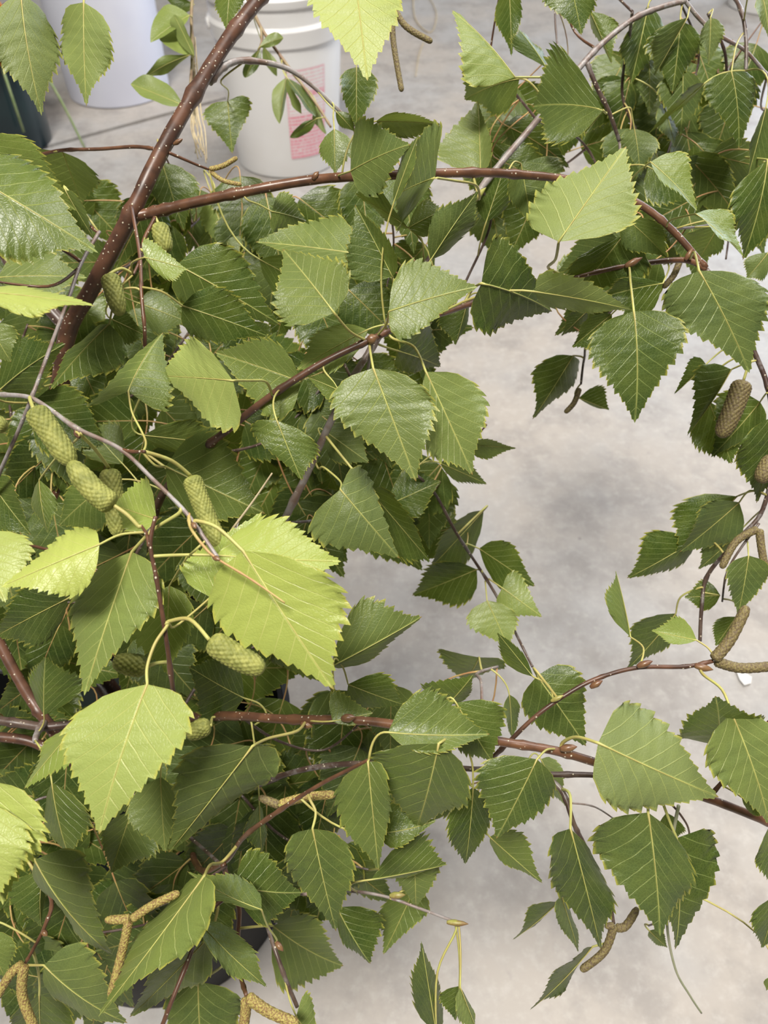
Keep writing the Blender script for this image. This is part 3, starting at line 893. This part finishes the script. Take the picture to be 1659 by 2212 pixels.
# ------------------------------------------------------------------ leaves traced: base, tip, two sides, depth, tone, pale ; petiole
DATA = '''
45 -15 90 250 -22 75 135 88 40 .42 .5 ; 45 -42
181 5 187 230 120 62 243 88 41 .54 .45 ; 183 -30 185 -72
492 218 502 332 440 245 541 220 54 .28 .1 ; 493 195 478 173
500 -40 490 70 458 -8 525 -12 46 .4 0
-70 375 212 546 60 325 -10 540 32 .42 0
-50 300 165 455 70 305 -30 430 35.5 .5 0
142 412 206 520 175 430 125 455 37 .35 0
135 328 178 440 70 335 220 378 48 .3 0 ; 132 326
350 350 398 500 318 400 425 395 50 .3 0
462 442 508 572 426 470 532 480 52 .45 .3 ; 463 400 440 368
-5 600 188 600 70 528 80 645 45.5 .45 .2
312 556 404 582 320 515 365 606 36.5 .68 0 ; 285 568 287 592
383 572 607 703 495 532 400 668 40.5 .3 0
393 660 580 727 478 622 425 738 38.5 .2 0 ; 350 630 303 620
300 655 402 695 345 622 340 722 46 .35 .2
-60 630 206 661 50 605 60 658 28 .95 .2 ; -100 600
236 700 108 842 160 725 255 775 39 .33 0 ; 245 660 262 628 290 622
242 690 320 728 268 672 268 742 40 .35 0
277 845 352 718 190 870 368 872 33.5 .42 .1 ; 285 890 305 930 315 955 310 974
503 822 347 812 418 730 495 930 32 .8 .4 ; 540 822 575 825 588 855
650 825 463 760 585 735 590 905 37.8 .52 .1 ; 655 815
795 712 640 800 700 708 740 795 38.2 .56 .1
598 908 652 1038 541 930 684 962 35.5 .38 0
358 1008 573 1110 465 930 410 1122 40 .44 0 ; 335 1005 312 978
310 940 485 960 400 912 385 992 43 .3 0
338 1122 244 1090 318 1034 285 1150 31.2 .78 0 ; 320 1155
85 1036 104 1152 68 1085 120 1085 36 .42 0 ; 125 985 170 945
-20 1040 66 1155 30 1038 -20 1135 37 .3 0
226 1050 128 1135 155 1040 218 1140 44 .33 0
265 1002 192 918 190 985 262 920 46 .4 .3
-20 700 24 782 34 712 -35 765 38 .5 .1
0 842 142 742 30 735 85 842 44 .26 0
78 862 232 962 165 838 92 975 45.5 .22 0
215 1176 2 1268 160 1138 165 1272 29 1.0 .1 ; 260 1155 312 1150
-45 1150 12 1302 66 1172 -75 1230 30 .9 .3
285 1192 182 1503 150 1290 332 1288 31 .56 .2 ; 330 1145 385 1110
366 1265 362 1457 274 1345 420 1330 34 .62 0 ; 400 1210 420 1190
148 1292 -12 1376 50 1275 95 1388 36.5 .25 0
525 1190 721 1490 452 1330 724 1265 29 .93 0 ; 470 1140 425 1125
468 1200 737 1213 590 1108 590 1290 30.4 .88 0
455 1290 566 1105 402 1215 540 1250 31.4 .78 0 ; 415 1325 375 1355 365 1345
318 1478 214 1803 158 1575 418 1572 29 .82 .3 ; 318 1440 335 1390 362 1350
95 1545 98 1418 58 1470 178 1480 42 .34 0
527 1508 408 1440 500 1418 448 1565 41 .22 0 ; 560 1520 575 1545
172 1560 52 1704 110 1610 175 1640 33 .74 0
545 1612 364 1842 402 1640 590 1660 32 .37 .2 ; 580 1595 640 1580 660 1560
-30 1685 6 1955 -95 1770 112 1762 28.3 .92 .2
-80 1720 -5 1950 -120 1800 58 1815 27.6 .92 .2
112 1690 152 1856 98 1770 196 1760 40 .36 0
347 1678 358 1842 277 1748 393 1738 35 .42 .3
285 1752 240 1886 222 1792 342 1830 37 .36 .2
75 1857 244 2062 172 1885 95 1960 35 .42 .1 ; 55 1850
92 1880 90 2002 14 1930 98 1940 42 .28 0
-30 2008 12 2112 32 2040 -45 2070 36 .5 .1
95 2085 276 2210 190 2058 125 2178 34 .36 .25 ; 50 2085
85 2150 92 2270 22 2195 158 2192 37 .36 .1
441 1893 212 2197 325 1960 432 1985 33 .55 .1 ; 455 1868 480 1862
565 1965 404 1882 530 1905 490 1962 34.5 .42 .1 ; 578 2000 598 2030
430 1992 577 2132 525 2020 470 2085 35.5 .5 .1
440 2035 280 2197 345 2070 442 2110 38 .48 .1
428 2120 442 2310 350 2185 520 2180 42 .28 .2 ; 470 2095 510 2060
505 1912 652 1928 555 1835 565 1998 36 .28 0
560 1738 566 1852 535 1795 582 1785 39 .3 0
675 1790 726 2012 610 1850 758 1845 33 .34 .1 ; 682 1755 670 1728
795 1645 819 1882 722 1735 846 1695 31.5 .4 .1 ; 797 1640
825 1800 943 1772 838 1735 855 1832 34 .34 0
802 1900 966 1868 895 1795 850 1893 35 .38 0
895 1850 898 1962 852 1882 956 1868 37 .48 .2 ; 893 1905 845 1938
948 1606 900 1790 806 1635 1014 1705 31 .36 .1 ; 985 1585 1003 1592
838 1582 1058 1586 925 1490 925 1628 31.8 .38 .1
985 1518 1062 1645 1086 1530 982 1610 34 .34 0
968 1520 1022 1458 912 1482 1012 1508 36 .34 0
1160 1640 1072 1812 1033 1660 1197 1722 33 .32 .1 ; 1180 1620 1200 1618
1022 1700 1005 1867 958 1780 1056 1765 35.5 .26 0 ; 1020 1650 1005 1605
1058 1808 1172 1908 1125 1795 1080 1850 38 .42 .1
715 1440 912 1332 780 1305 790 1432 37 .42 .2 ; 712 1480 745 1540
752 1478 872 1522 835 1460 770 1530 38 .26 0 ; 740 1440 720 1430
718 1558 806 1540 722 1492 762 1567 36.2 .42 .1
735 1057 863 1206 676 1160 790 1015 38 .34 .35 ; 735 1040 700 1010 688 1012
800 1060 930 1214 865 1075 850 1192 41 .2 0
806 795 899 1040 718 880 934 862 34 .46 .25 ; 800 760 798 745
920 803 1021 1026 1036 850 902 960 35.5 .5 .2 ; 895 750 850 732
722 676 611 538 606 690 752 580 34.5 .46 .25 ; 755 715 790 735
840 673 1032 620 888 560 882 726 34 .45 .25 ; 835 700 815 725
848 598 767 442 756 588 854 535 36 .32 .1 ; 850 615
768 548 552 523 715 452 690 562 38 .44 .2
587 457 662 478 615 414 592 508 42 .38 .1 ; 560 442 535 432
757 370 887 312 785 262 815 426 37 .32 .25 ; 730 380
722 278 724 376 690 325 766 318 41 .42 .1 ; 720 250 720 225
940 384 858 420 937 262 862 497 35 .28 .35 ; 980 390 1028 400 1035 430
850 440 906 288 862 350 886 385 34.6 .34 .1
882 492 768 420 800 398 842 488 38 .4 .2
882 492 962 452 915 432 925 508 37.5 .52 .1 ; 910 515 915 555
930 562 1033 412 940 475 1020 505 37 .32 .2
812 262 952 268 870 241 878 300 40 .46 .2
765 -62 794 175 672 8 870 0 33 .95 .6 ; 755 -100
770 145 770 282 729 182 812 186 46 .26 0
725 240 765 284 735 272 762 250 47 .28 0
1038 368 1032 218 944 335 1064 325 44 .5 .4 ; 1065 375
1112 167 976 22 1018 150 1052 88 42 .62 .2 ; 1180 167 1235 168
1122 170 1003 215 1015 125 1085 246 45 .22 .1
1303 238 1150 230 1208 100 1205 314 40 .32 .2 ; 1310 245
1207 522 1353 316 1146 428 1366 470 36 .58 .5 ; 1200 560 1185 580
1125 353 1148 492 1097 415 1216 352 42.6 .3 .3 ; 1110 350 1095 375
1040 612 1193 673 1076 508 1025 712 36 .26 .05 ; 1020 625
1155 630 1367 670 1210 577 1215 668 37 .5 .5
1369 672 1371 914 1268 750 1472 715 36 .28 .1 ; 1362 610 1358 575
1510 585 1619 806 1436 665 1652 628 36 .34 .3 ; 1500 545 1490 560
1345 510 1240 642 1236 568 1405 590 41 .22 0 ; 1355 560
1350 470 1442 556 1425 485 1350 535 40 .3 .2
1432 612 1300 642 1350 600 1385 695 40 .2 0 ; 1445 580
1322 678 1235 750 1268 690 1305 752 41.5 .18 0
1405 350 1506 456 1472 342 1432 402 37 .55 0 ; 1370 380 1350 420
1502 462 1606 556 1568 460 1555 508 37 .55 0 ; 1450 475 1440 490
1552 488 1508 562 1478 510 1562 538 43 .36 .1
1400 360 1505 432 1470 345 1402 440 46.5 .2 0
1370 278 1382 372 1338 305 1422 308 48 .3 .3 ; 1365 250 1358 232
1580 155 1596 322 1528 198 1638 182 46 .22 .05 ; 1590 100 1605 72
1475 150 1470 294 1423 195 1522 198 50 .3 .2 ; 1470 130
1522 180 1398 292 1475 198 1460 240 48.6 .32 .1
1430 220 1456 318 1422 265 1465 262 51 .32 .4
1485 38 1412 166 1418 80 1450 110 48 .22 .2 ; 1490 15
1470 45 1452 202 1398 95 1512 95 49 .2 0
1400 12 1362 182 1348 95 1442 80 50.5 .34 0
1402 128 1402 248 1362 155 1442 160 52 .38 .3
1535 38 1530 140 1516 75 1566 65 49 .4 .3 ; 1540 20
1645 -12 1660 82 1630 25 1695 18 44 .4 .3
1100 -20 1105 122 1072 30 1132 5 47 .34 0
1230 -42 1256 76 1176 -5 1287 -5 44 .38 0
1275 25 1321 138 1276 62 1328 52 50 .42 0
1180 146 1121 64 1108 95 1165 105 47 .26 .1
1655 230 1614 386 1620 295 1675 310 45 .38 .1
1658 345 1604 562 1588 440 1700 460 42.5 .34 0 ; 1610 340
1660 545 1612 602 1612 560 1655 600 43.5 .3 .3
1238 768 1150 906 1170 790 1256 815 50 .18 0 ; 1255 770
1250 860 1316 886 1298 832 1282 878 51 .22 0
1525 787 1456 852 1492 775 1502 810 44 .22 .1
1580 798 1484 942 1515 805 1545 850 43 .18 .1 ; 1610 785
1270 670 1212 726 1232 672 1258 706 47 .34 .1
1642 868 1536 988 1555 852 1645 930 44 .28 0 ; 1655 850
1530 866 1580 1002 1495 955 1605 935 45 .26 0
1672 898 1634 1087 1597 975 1695 985 41 .16 0
1592 1072 1460 1195 1465 1085 1525 1140 45.2 .14 0 ; 1630 1060
1597 1085 1468 1192 1520 1098 1590 1168 44 .2 .3 ; 1620 1060
1500 1166 1354 1249 1408 1160 1470 1230 46 .17 0
1600 1145 1508 1230 1530 1160 1580 1200 45.4 .22 .1
1617 1200 1594 1327 1563 1240 1658 1238 41 .32 .2 ; 1615 1170
1556 1286 1478 1290 1520 1253 1525 1319 45 .18 0 ; 1520 1280
1590 1332 1545 1395 1542 1345 1585 1382 45 .28 0
1460 1325 1354 1446 1378 1350 1455 1385 47 .17 .1 ; 1470 1290 1510 1270
1362 1376 1330 1232 1319 1305 1350 1335 39 .48 .1 ; 1390 1400 1382 1440
1505 1383 1407 1362 1468 1334 1455 1392 37.5 .66 .1 ; 1530 1400 1542 1420
1160 1460 1266 1612 1250 1450 1135 1545 39.5 .24 .1 ; 1155 1445
1152 1462 1074 1366 1088 1425 1122 1400 36.8 .38 0 ; 1185 1480 1195 1510
1292 1605 1553 1722 1395 1522 1330 1745 33 .42 .6 ; 1245 1592 1215 1605
1580 1540 1662 1782 1537 1650 1700 1600 34 .48 .2 ; 1560 1490 1520 1458 1510 1440
1548 1610 1545 1503 1460 1572 1648 1555 36 .28 .1 ; 1580 1660
1400 1755 1426 2022 1283 1815 1494 1875 34 .32 .2 ; 1400 1700
1462 1810 1458 2052 1565 1830 1425 1880 37 .18 .05 ; 1445 1770 1420 1700
1232 1790 1298 2052 1175 1865 1312 1905 36 .28 .05 ; 1232 1720 1215 1705
1207 1948 1107 2030 1160 1962 1172 1988 43 .22 .1
1212 1935 1249 2057 1206 1980 1246 1985 41 .3 .4
1280 2045 1144 2182 1215 2065 1222 2110 40 .26 .1 ; 1320 2030 1325 1995
1402 2010 1442 2047 1405 2035 1430 2015 42 .3 .2
1664 1780 1662 1922 1638 1850 1695 1840 36 .36 .1
1672 1935 1645 2048 1626 1990 1695 1995 37 .22 .1
1668 2110 1655 2140 1652 2120 1670 2130 38 .4 .1
942 2230 910 2032 886 2150 958 2165 37 .18 .1 ; 945 2100 985 2010
992 2130 984 2205 948 2150 998 2165 37.5 .18 0
994 2132 1032 2230 978 2190 1012 2172 36 .45 .3 ; 995 2060 990 1995
840 1090 952 1040 878 1012 900 1118 47.5 .26 0
905 1118 1012 1182 958 1072 930 1200 53 .38 .4
1045 1102 925 1232 965 1130 1010 1200 52 .32 .3
1030 1230 890 1286 940 1212 1005 1302 52.5 .2 0 ; 1040 1232
1035 1185 1156 1266 1098 1168 1078 1262 50.5 .28 0 ; 1010 1175
1052 1297 1100 1402 1010 1345 1115 1328 50 .58 .3 ; 1048 1255
1085 1270 1171 1333 1118 1236 1080 1322 50.4 .58 .2 ; 1055 1250
1035 1420 1002 1472 948 1410 1092 1435 46 .22 .05 ; 1042 1450
1100 1500 1106 1597 1088 1545 1122 1535 44 .3 .3
1010 960 1116 968 1040 944 1040 988 46 .3 .2
950 1000 1052 1046 1000 988 990 1042 46.5 .3 .3
700 930 797 1000 770 915 722 995 44 .3 .4
860 758 952 792 928 698 872 805 42.5 .26 .1
1010 650 984 746 948 690 1012 690 43.5 .28 .1
730 842 664 814 702 810 718 872 36.4 .48 0 ; 720 825 700 800
590 2000 742 2086 680 1985 612 2132 46 .38 .3 ; 570 2000
895 1920 828 2062 828 1958 922 1965 42.5 .32 .2
728 1960 800 2082 822 1975 735 2020 41.5 .2 0
640 2195 692 2270 668 2148 625 2230 36 .5 .2
1168 1640 1222 1742 1180 1700 1205 1650 42 .45 .3
1440 1755 1460 1815 1420 1790 1475 1785 41 .25 0
1602 1722 1662 1765 1640 1715 1620 1755 36.5 .2 0
560 560 700 640 640 560 600 640 46 .3 0
1050 480 1090 360 1030 420 1110 430 45 .2 0
1270 880 1290 800 1262 840 1300 840 60 .2 0
'''
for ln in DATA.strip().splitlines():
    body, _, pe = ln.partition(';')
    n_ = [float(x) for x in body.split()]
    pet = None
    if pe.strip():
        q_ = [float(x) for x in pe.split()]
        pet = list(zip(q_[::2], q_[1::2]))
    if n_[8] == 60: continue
    if n_[0] > 1000 and n_[9] < 0.4: n_[9] *= 0.72  # darkens right-hand leaves: their shade is put into the tone
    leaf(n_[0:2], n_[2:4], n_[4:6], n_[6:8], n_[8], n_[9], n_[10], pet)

# ------------------------------------------------------------------ leaves in the depth of the bunch
FILL = [  # x0 y0 x1 y1 depth0 depth1 count
    (0, 420, 330, 720, 48, 53, 12), (0, 700, 330, 1150, 47, 52, 20), (310, 420, 560, 760, 49, 54, 10), (330, 740, 620, 1150, 46, 51, 15),
    (0, 1130, 330, 1560, 45, 49, 18), (330, 1150, 680, 1560, 43, 48, 18), (0, 1560, 330, 1960, 45, 49, 16), (300, 1560, 720, 1960, 44, 48, 22),
    (560, 430, 940, 760, 45, 50, 12), (600, 760, 960, 1100, 45, 49, 12), (600, 1100, 780, 1190, 46, 49, 5), (700, 1540, 980, 1780, 43, 46, 10),
    (0, 1960, 260, 2200, 44, 47, 9), (1300, 130, 1640, 330, 54, 58, 14), (1330, 320, 1640, 560, 49, 54, 18), (1040, 200, 1330, 330, 52, 56, 7),
    (1040, 330, 1180, 520, 46, 50, 4), (900, 650, 960, 760, 45, 47, 3), (820, 1060, 960, 1200, 48, 52, 4), (620, 1880, 800, 1960, 43, 45, 4),
    (260, 1960, 480, 2050, 43, 46, 5), (1240, 520, 1420, 680, 43, 46, 5), (50, 930, 150, 1040, 46, 48, 4), (590, 800, 760, 960, 44, 46, 6), (560, 500, 640, 620, 46, 48, 2), (0, 1540, 120, 1700, 47, 49, 4),
]
R2 = random.Random(21)
for x0, y0, x1, y1, d0, d1, cnt in FILL:
    nx = max(1, round(math.sqrt(cnt * (x1 - x0) / (y1 - y0))))
    ny = math.ceil(cnt / nx)
    for k in range(cnt):
        cx = x0 + (x1 - x0) * ((k % nx) + R2.uniform(0.2, 0.8)) / nx
        cy = y0 + (y1 - y0) * ((k // nx) + R2.uniform(0.2, 0.8)) / ny
        d = R2.uniform(d0, d1) + 2.0
        ln_ = R2.uniform(4.4, 5.8) / d * FPX
        a = math.radians(R2.gauss(90, 48))
        ux, uy = math.cos(a), math.sin(a)
        wf = R2.uniform(0.30, 0.42) * ln_
        bx, by = cx - ux * ln_ * 0.45, cy - uy * ln_ * 0.45
        mx_, my_ = bx + ux * ln_ * 0.28, by + uy * ln_ * 0.28
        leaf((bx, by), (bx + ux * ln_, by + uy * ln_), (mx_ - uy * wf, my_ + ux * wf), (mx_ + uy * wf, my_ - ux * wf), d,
             R2.uniform(0.02, 0.30), R2.choice((0, 0, 0.1, 0.2)), red=True, prad=0.75)  # low tone paints the shade deep in the bunch into the leaf colour

# ------------------------------------------------------------------ catkins
catkin('F', [(72, 882), (110, 935), (158, 1005)], 52, 30.6, 'catkin', [(66, 866), (64, 858)])
catkin('G', [(246, 1092), (205, 1062), (150, 998)], 52, 29.6, 'catkin', [(275, 1112), (300, 1138)])
catkin('F', [(236, 1012), (246, 1085), (258, 1160)], 46, 35, 'catkin', [(205, 970), (175, 940)])
catkin('F', [(412, 1028), (440, 1100), (478, 1188)], 42, 32, 'catkin', [(370, 995), (313, 976)])
catkin('G', [(452, 1382), (510, 1418), (572, 1448)], 56, 29, 'catkin', [(410, 1338), (365, 1342)])
catkin('G', [(318, 1440), (285, 1436), (244, 1428)], 50, 34, 'catkin', [(340, 1432), (366, 1430)])
catkin('A', [(236, 592), (246, 630), (260, 682)], 42, 38.5, 'catkin', [(262, 580), (285, 590)])
catkin('A', [(342, 482), (350, 510), (362, 545)], 40, 41.5, 'catkin', [(336, 470)])
catkin('A', [(1606, 822), (1585, 880), (1556, 945)], 44, 42.5, 'catkin_male', [(1620, 780), (1630, 765)])
catkin('A', [(1672, 985), (1655, 1015), (1640, 1042)], 40, 40.5, 'catkin_male', [(1672, 975)])
catkin('D', [(455, 1568), (430, 1575), (405, 1592)], 42, 38.5, 'catkin', [(458, 1550)])
catkin('F', [(-30, 905), (-8, 915), (14, 925)], 40, 33, 'catkin', [(-30, 850)])
catkin('A', [(452, 366), (482, 358), (513, 340)], 11, 43.5, 'catkin_yellow', None, 8)
catkin('A', [(452, 368), (482, 390), (522, 399)], 10, 43.6, 'catkin_yellow', None, 8)
catkin('E', [(1327, 1998), (1305, 2055), (1254, 2097)], 18, 39.5, 'catkin_male', None, 8)
catkin('E', [(1330, 2004), (1352, 2000), (1378, 1960)], 18, 39.6, 'catkin_male', None, 8)
catkin('E', [(1328, 1999), (1318, 2000), (1306, 2001)], 15, 39.3, 'catkin_male', None, 8)
catkin('D', [(1541, 1426), (1578, 1380), (1614, 1308)], 25, 36.8, 'catkin_male', None, 8)
catkin('D', [(1544, 1428), (1600, 1443), (1680, 1438)], 23, 37, 'catkin_male', None, 8)
catkin('A', [(1638, 1142), (1590, 1170), (1558, 1228)], 17, 42.3, 'catkin_male', None, 8)
catkin('A', [(1640, 1142), (1645, 1185), (1653, 1228)], 17, 42.2, 'catkin_male', None, 8)
catkin('A', [(1470, 560), (1455, 595), (1432, 622)], 14, 43, 'catkin_male', None, 8)
catkin('B', [(1252, 838), (1240, 870), (1220, 892)], 12, 50, 'catkin_male', None, 8)
catkin('J', [(284, 1986), (330, 1955), (388, 1928)], 19, 33.6, 'catkin_yellow', None, 8)
catkin('J', [(278, 1990), (265, 2050), (238, 2155)], 20, 33.6, 'catkin_yellow', None, 8)
catkin('J', [(282, 1984), (262, 1986), (226, 1987)], 20, 33.8, 'catkin_yellow', None, 8)
catkin('K', [(52, 2084), (48, 2150), (76, 2225)], 22, 34.6, 'catkin_yellow', None, 8)
catkin('K', [(50, 2082), (22, 2105), (-10, 2160)], 20, 34.8, 'catkin_yellow', None, 8)
catkin('J', [(533, 2152), (580, 2185), (645, 2212)], 25, 34.4, 'catkin_yellow', None, 8)
catkin('J', [(532, 2155), (530, 2190), (522, 2240)], 24, 34.6, 'catkin_yellow', None, 8)
catkin('J', [(603, 1738), (660, 1722), (725, 1716)], 20, 34.9, 'catkin_yellow', [(610, 1747)], 8)
catkin('J', [(604, 1740), (585, 1732), (558, 1722)], 19, 35.2, 'catkin_male', [(612, 1746)], 8)

# buds
for k_, a_, b__, w_, d_, m_ in [
    ('D', (1210, 1618), (1247, 1613), 17, 34.6, 'bud'), ('D', (738, 1553), (768, 1549), 19, 36, 'bud'), ('D', (650, 1563), (676, 1570), 15, 37, 'bud'),
    ('D', (1376, 1440), (1410, 1428), 15, 36.8, 'bud'), ('D', (1275, 1485), (1302, 1470), 14, 36.8, 'bud'), ('D', (1500, 1438), (1541, 1447), 16, 36.6, 'bud'),
    ('D', (1190, 1515), (1218, 1502), 11, 36.8, 'bud_green'), ('A', (676, 388), (688, 370), 13, 40.8, 'bud'), ('A', (1350, 576), (1388, 556), 15, 41, 'bud'),
    ('A', (1480, 562), (1498, 535), 12, 41.8, 'bud'), ('A', (1015, 440), (1050, 405), 15, 43.8, 'bud_green'), ('C', (795, 737), (815, 726), 22, 36.6, 'bud'),
    ('J', (965, 1992), (1012, 1996), 13, 36.8, 'bud_green'), ('J', (842, 1935), (876, 1933), 15, 37.2, 'bud_green'), ('J', (596, 2035), (612, 2055), 13, 36.6, 'bud'),
    ('J', (512, 2070), (508, 2108), 11, 37.5, 'bud_green'), ('K', (92, 2010), (102, 2022), 13, 37, 'bud'), 
    ('F', (460, 1203), (476, 1210), 12, 28.5, 'bud'), ('F', (415, 1130), (424, 1142), 12, 29, 'bud'), ('A', (375, 312), (395, 300), 10, 42, 'bud')]:
    bud(k_, a_, b__, w_, d_, m_)

# two catkins at the top of the frame
catkin('T', [(846, 5), (850, 90), (868, 198)], 13, 44, 'catkin_male', None, 8)
catkin('T', [(844, 0), (875, 55), (934, 91)], 14, 44, 'catkin_male', None, 8)

# ------------------------------------------------------------------ smooth leaved sprigs
branch('S', 'leafy_sprig', 'sprig of smooth oval leaves hanging beside the tall blue-tinted bucket', 'sprig', at(420, -60, 62))
stem('S', [(425, -60, 62), (414, 20, 62), (416, 120, 62), (412, 180, 62), (415, 235, 62)], 8, 6, 'sprig', 'stem')
for b_, t_, l_, r_, d_, to, pa in [((410, 33), (325, 92), (352, 12), (388, 58), 61, .6, .1), ((416, 120), (366, 38), (350, 100), (398, 55), 60.5, .58, .1),
                                   ((420, 122), (376, 32), (378, 75), (408, 66), 60, .55, .5), ((412, 118), (312, 168), (355, 122), (360, 155), 60.5, .5, .1),
                                   ((396, 228), (282, 182), (335, 222), (345, 168), 58, .52, .2), ((420, 10), (345, -25), (370, -20), (390, 25), 63, .15, 0)]:
    leaf(b_, t_, l_, r_, d_, to, pa, [(415, b_[1] + 4)], 'smooth', keys={'S'}, name='leaf')
branch('V', 'leafy_sprig', 'slender reddish sprig with narrow leaves in front of the printed bucket', 'sprig', at(530, -20, 62))
stem('V', [(510, -60, 62), (545, 20, 62), (570, 70, 62), (620, 140, 62), (680, 220, 62), (715, 275, 62)], 9, 5, 'sprig', 'stem')
stem('V', [(563, 58, 62), (565, 90, 61.5), (558, 108, 61.5)], 5, 4, 'sprig')
for b_, t_, l_, r_, d_, to, pa in [((560, 102), (612, 82), (585, 72), (590, 102), 61, .5, .1), ((562, 104), (530, 168), (528, 140), (560, 142), 62.5, .1, 0),
                                   ((618, 168), (604, 268), (586, 205), (618, 212), 63, .5, .6), ((620, 168), (682, 252), (640, 215), (665, 205), 61.5, .2, 0),
                                   ((620, 168), (652, 246), (622, 212), (640, 205), 62.4, .5, .5), ((684, 256), (626, 297), (652, 268), (664, 290), 61.5, .08, 0),
                                   ((685, 225), (705, 290), (680, 258), (698, 255), 63, .5, .5), ((570, 100), (598, 165), (566, 130), (592, 130), 65, .5, .6)]:
    leaf(b_, t_, l_, r_, d_, to, pa, None, 'smooth', keys={'V'}, name='leaf')


def strand_thing(name, label, cat, strands, mat, rad, group=None):
    t = empty(name, strands[0][0])
    tag(t, label, cat, group, 'thing')
    for s_ in strands:
        cp = [Vector(q) for q in catmull([tuple(p) for p in s_], 7)]
        v, f = tube_geo(cp, [rad * (1 - 0.4 * i / len(cp)) for i in range(len(cp))], 6)
        mesh_obj('strand', v, f, mat, t, strands[0][0])
    return t


R3 = random.Random(5)
sts = []
for k in range(9):
    x = 424 + R3.uniform(-10, 10)
    sts.append([at(418 + R3.uniform(-4, 4), 120 + R3.uniform(-80, 60), 62.4), at(x, 235, 62.6), at(x + R3.uniform(-4, 10), 285, 62.6), at(x + R3.uniform(-2, 26), 325 + R3.uniform(0, 30), 62.5)])
strand_thing('raffia_tie', 'frayed bundle of pale raffia hanging from the smooth leaved sprig', 'raffia', sts, M['raffia'], 0.0007)


def fz(px, py, z):
    return floor_pt(px, py, z)


strand_thing('raffia_strand', 'thin pale raffia curl lying on the floor near the top', 'raffia',
             [[fz(893, -20, 0.003), fz(897, 40, 0.003), fz(930, 70, 0.003), fz(943, 30, 0.003), fz(925, -10, 0.003)], [fz(915, 92, 0.004), fz(905, 120, 0.004), fz(898, 165, 0.004)]], M['raffia'], 0.0022)
M['grass'] = plain_material('grass_green', (0.22, 0.30, 0.12), (0.30, 0.36, 0.18), 30, 0.6)
rim = c4 + Vector((0.09, -0.03, 0.25))
g_end = floor_pt(184, 322, 0.004)
strand_thing('wild_grass', 'pale green grass stem drooping from the dark pot to the floor', 'grass', [[rim + Vector((-0.03, 0, -0.1)), rim + Vector((0.0, 0, 0.03)), rim.lerp(g_end, 0.5) + Vector((0.02, 0, 0.05)), g_end]], M['grass'], 0.0045)
M['straw'] = plain_material('dry_stalk', (0.36, 0.36, 0.24), (0.28, 0.30, 0.18), 60, 0.6)
strand_thing('wild_grass', 'long thin grey green grass blade curving down at the lower right', 'grass',
             [[at(1466, 1740, 39), at(1450, 1830, 40), at(1440, 1980, 41), at(1458, 2090, 42), at(1490, 2150, 43), at(1515, 2188, 44)]], M['straw'], 0.0009)
strand_thing('dry_stalk', 'bare straw coloured stalk sticking up beside the dark central stem', 'stalk',
             [[at(500, 1145, 35), at(545, 1085, 34.5), at(588, 1022, 34)]], M['raffia'], 0.0006)

# rust red flower heads in the dark pot
M['petal'] = plain_material('rust_petal', (0.30, 0.05, 0.02), (0.42, 0.16, 0.03), 40, 0.6)
for i, (px_, py_, hh, lab) in enumerate([(-5, 25, 0.44, 'rust orange flower head in the top left corner'), (2, 138, 0.30, 'dark red flower head just above the dark teal pot')]):
    fc = c4 + Vector((0.075, -0.02, 0)) + Vector((0, 0, hh))
    q = px_of(fc)
    fc = at(px_, py_, q[2])
    t = empty('flower', fc - Vector((0, 0, 0.12)))
    tag(t, lab, 'flower')
    v, f = tube_geo([fc - Vector((0, 0, 0.16)), fc - Vector((0, 0, 0.08)), fc], [0.003] * 3, 6)
    mesh_obj('flower_stem', v, f, M['grass'], t, fc)
    for k in range(14):
        a = 2 * math.pi * k / 14 + R3.uniform(-.2, .2)
        el = R3.uniform(-0.2, 1.2)
        dr = Vector((math.cos(a) * math.cos(el), math.sin(a) * math.cos(el), math.sin(el)))
        sd = dr.cross(Vector((0, 0, 1))).normalized()
        up_ = sd.cross(dr)
        ln2 = R3.uniform(0.022, 0.032)
        vv = [fc, fc + dr * ln2 * 0.5 + sd * 0.009, fc + dr * ln2 + up_ * 0.006, fc + dr * ln2 * 0.5 - sd * 0.009, fc + dr * ln2 * 0.55 + up_ * 0.004]
        mesh_obj('petal', vv, [(0, 1, 4), (1, 2, 4), (2, 3, 4), (3, 0, 4)], M['petal'], t, fc)

# white scrap on the floor
M['paper'] = plain_material('paper', (0.80, 0.79, 0.77), (0.7, 0.69, 0.67), 30, 0.8)
sc_pts = [(1590, 1448), (1602, 1444), (1612, 1455), (1624, 1462), (1622, 1476), (1608, 1480), (1598, 1468)]
vb = [floor_pt(x, y, 0.0005) for x, y in sc_pts]
vt = [floor_pt(x, y, 0.004) for x, y in sc_pts]
n_ = len(sc_pts)
ps = mesh_obj('paper_scrap', vb + vt, [tuple(range(n_))[::-1], tuple(range(n_, 2 * n_))] + [(i, (i + 1) % n_, n_ + (i + 1) % n_, n_ + i) for i in range(n_)], M['paper'], origin=vb[0], smooth=False)
tag(ps, 'small white paper scrap on the floor by the right edge', 'scrap')
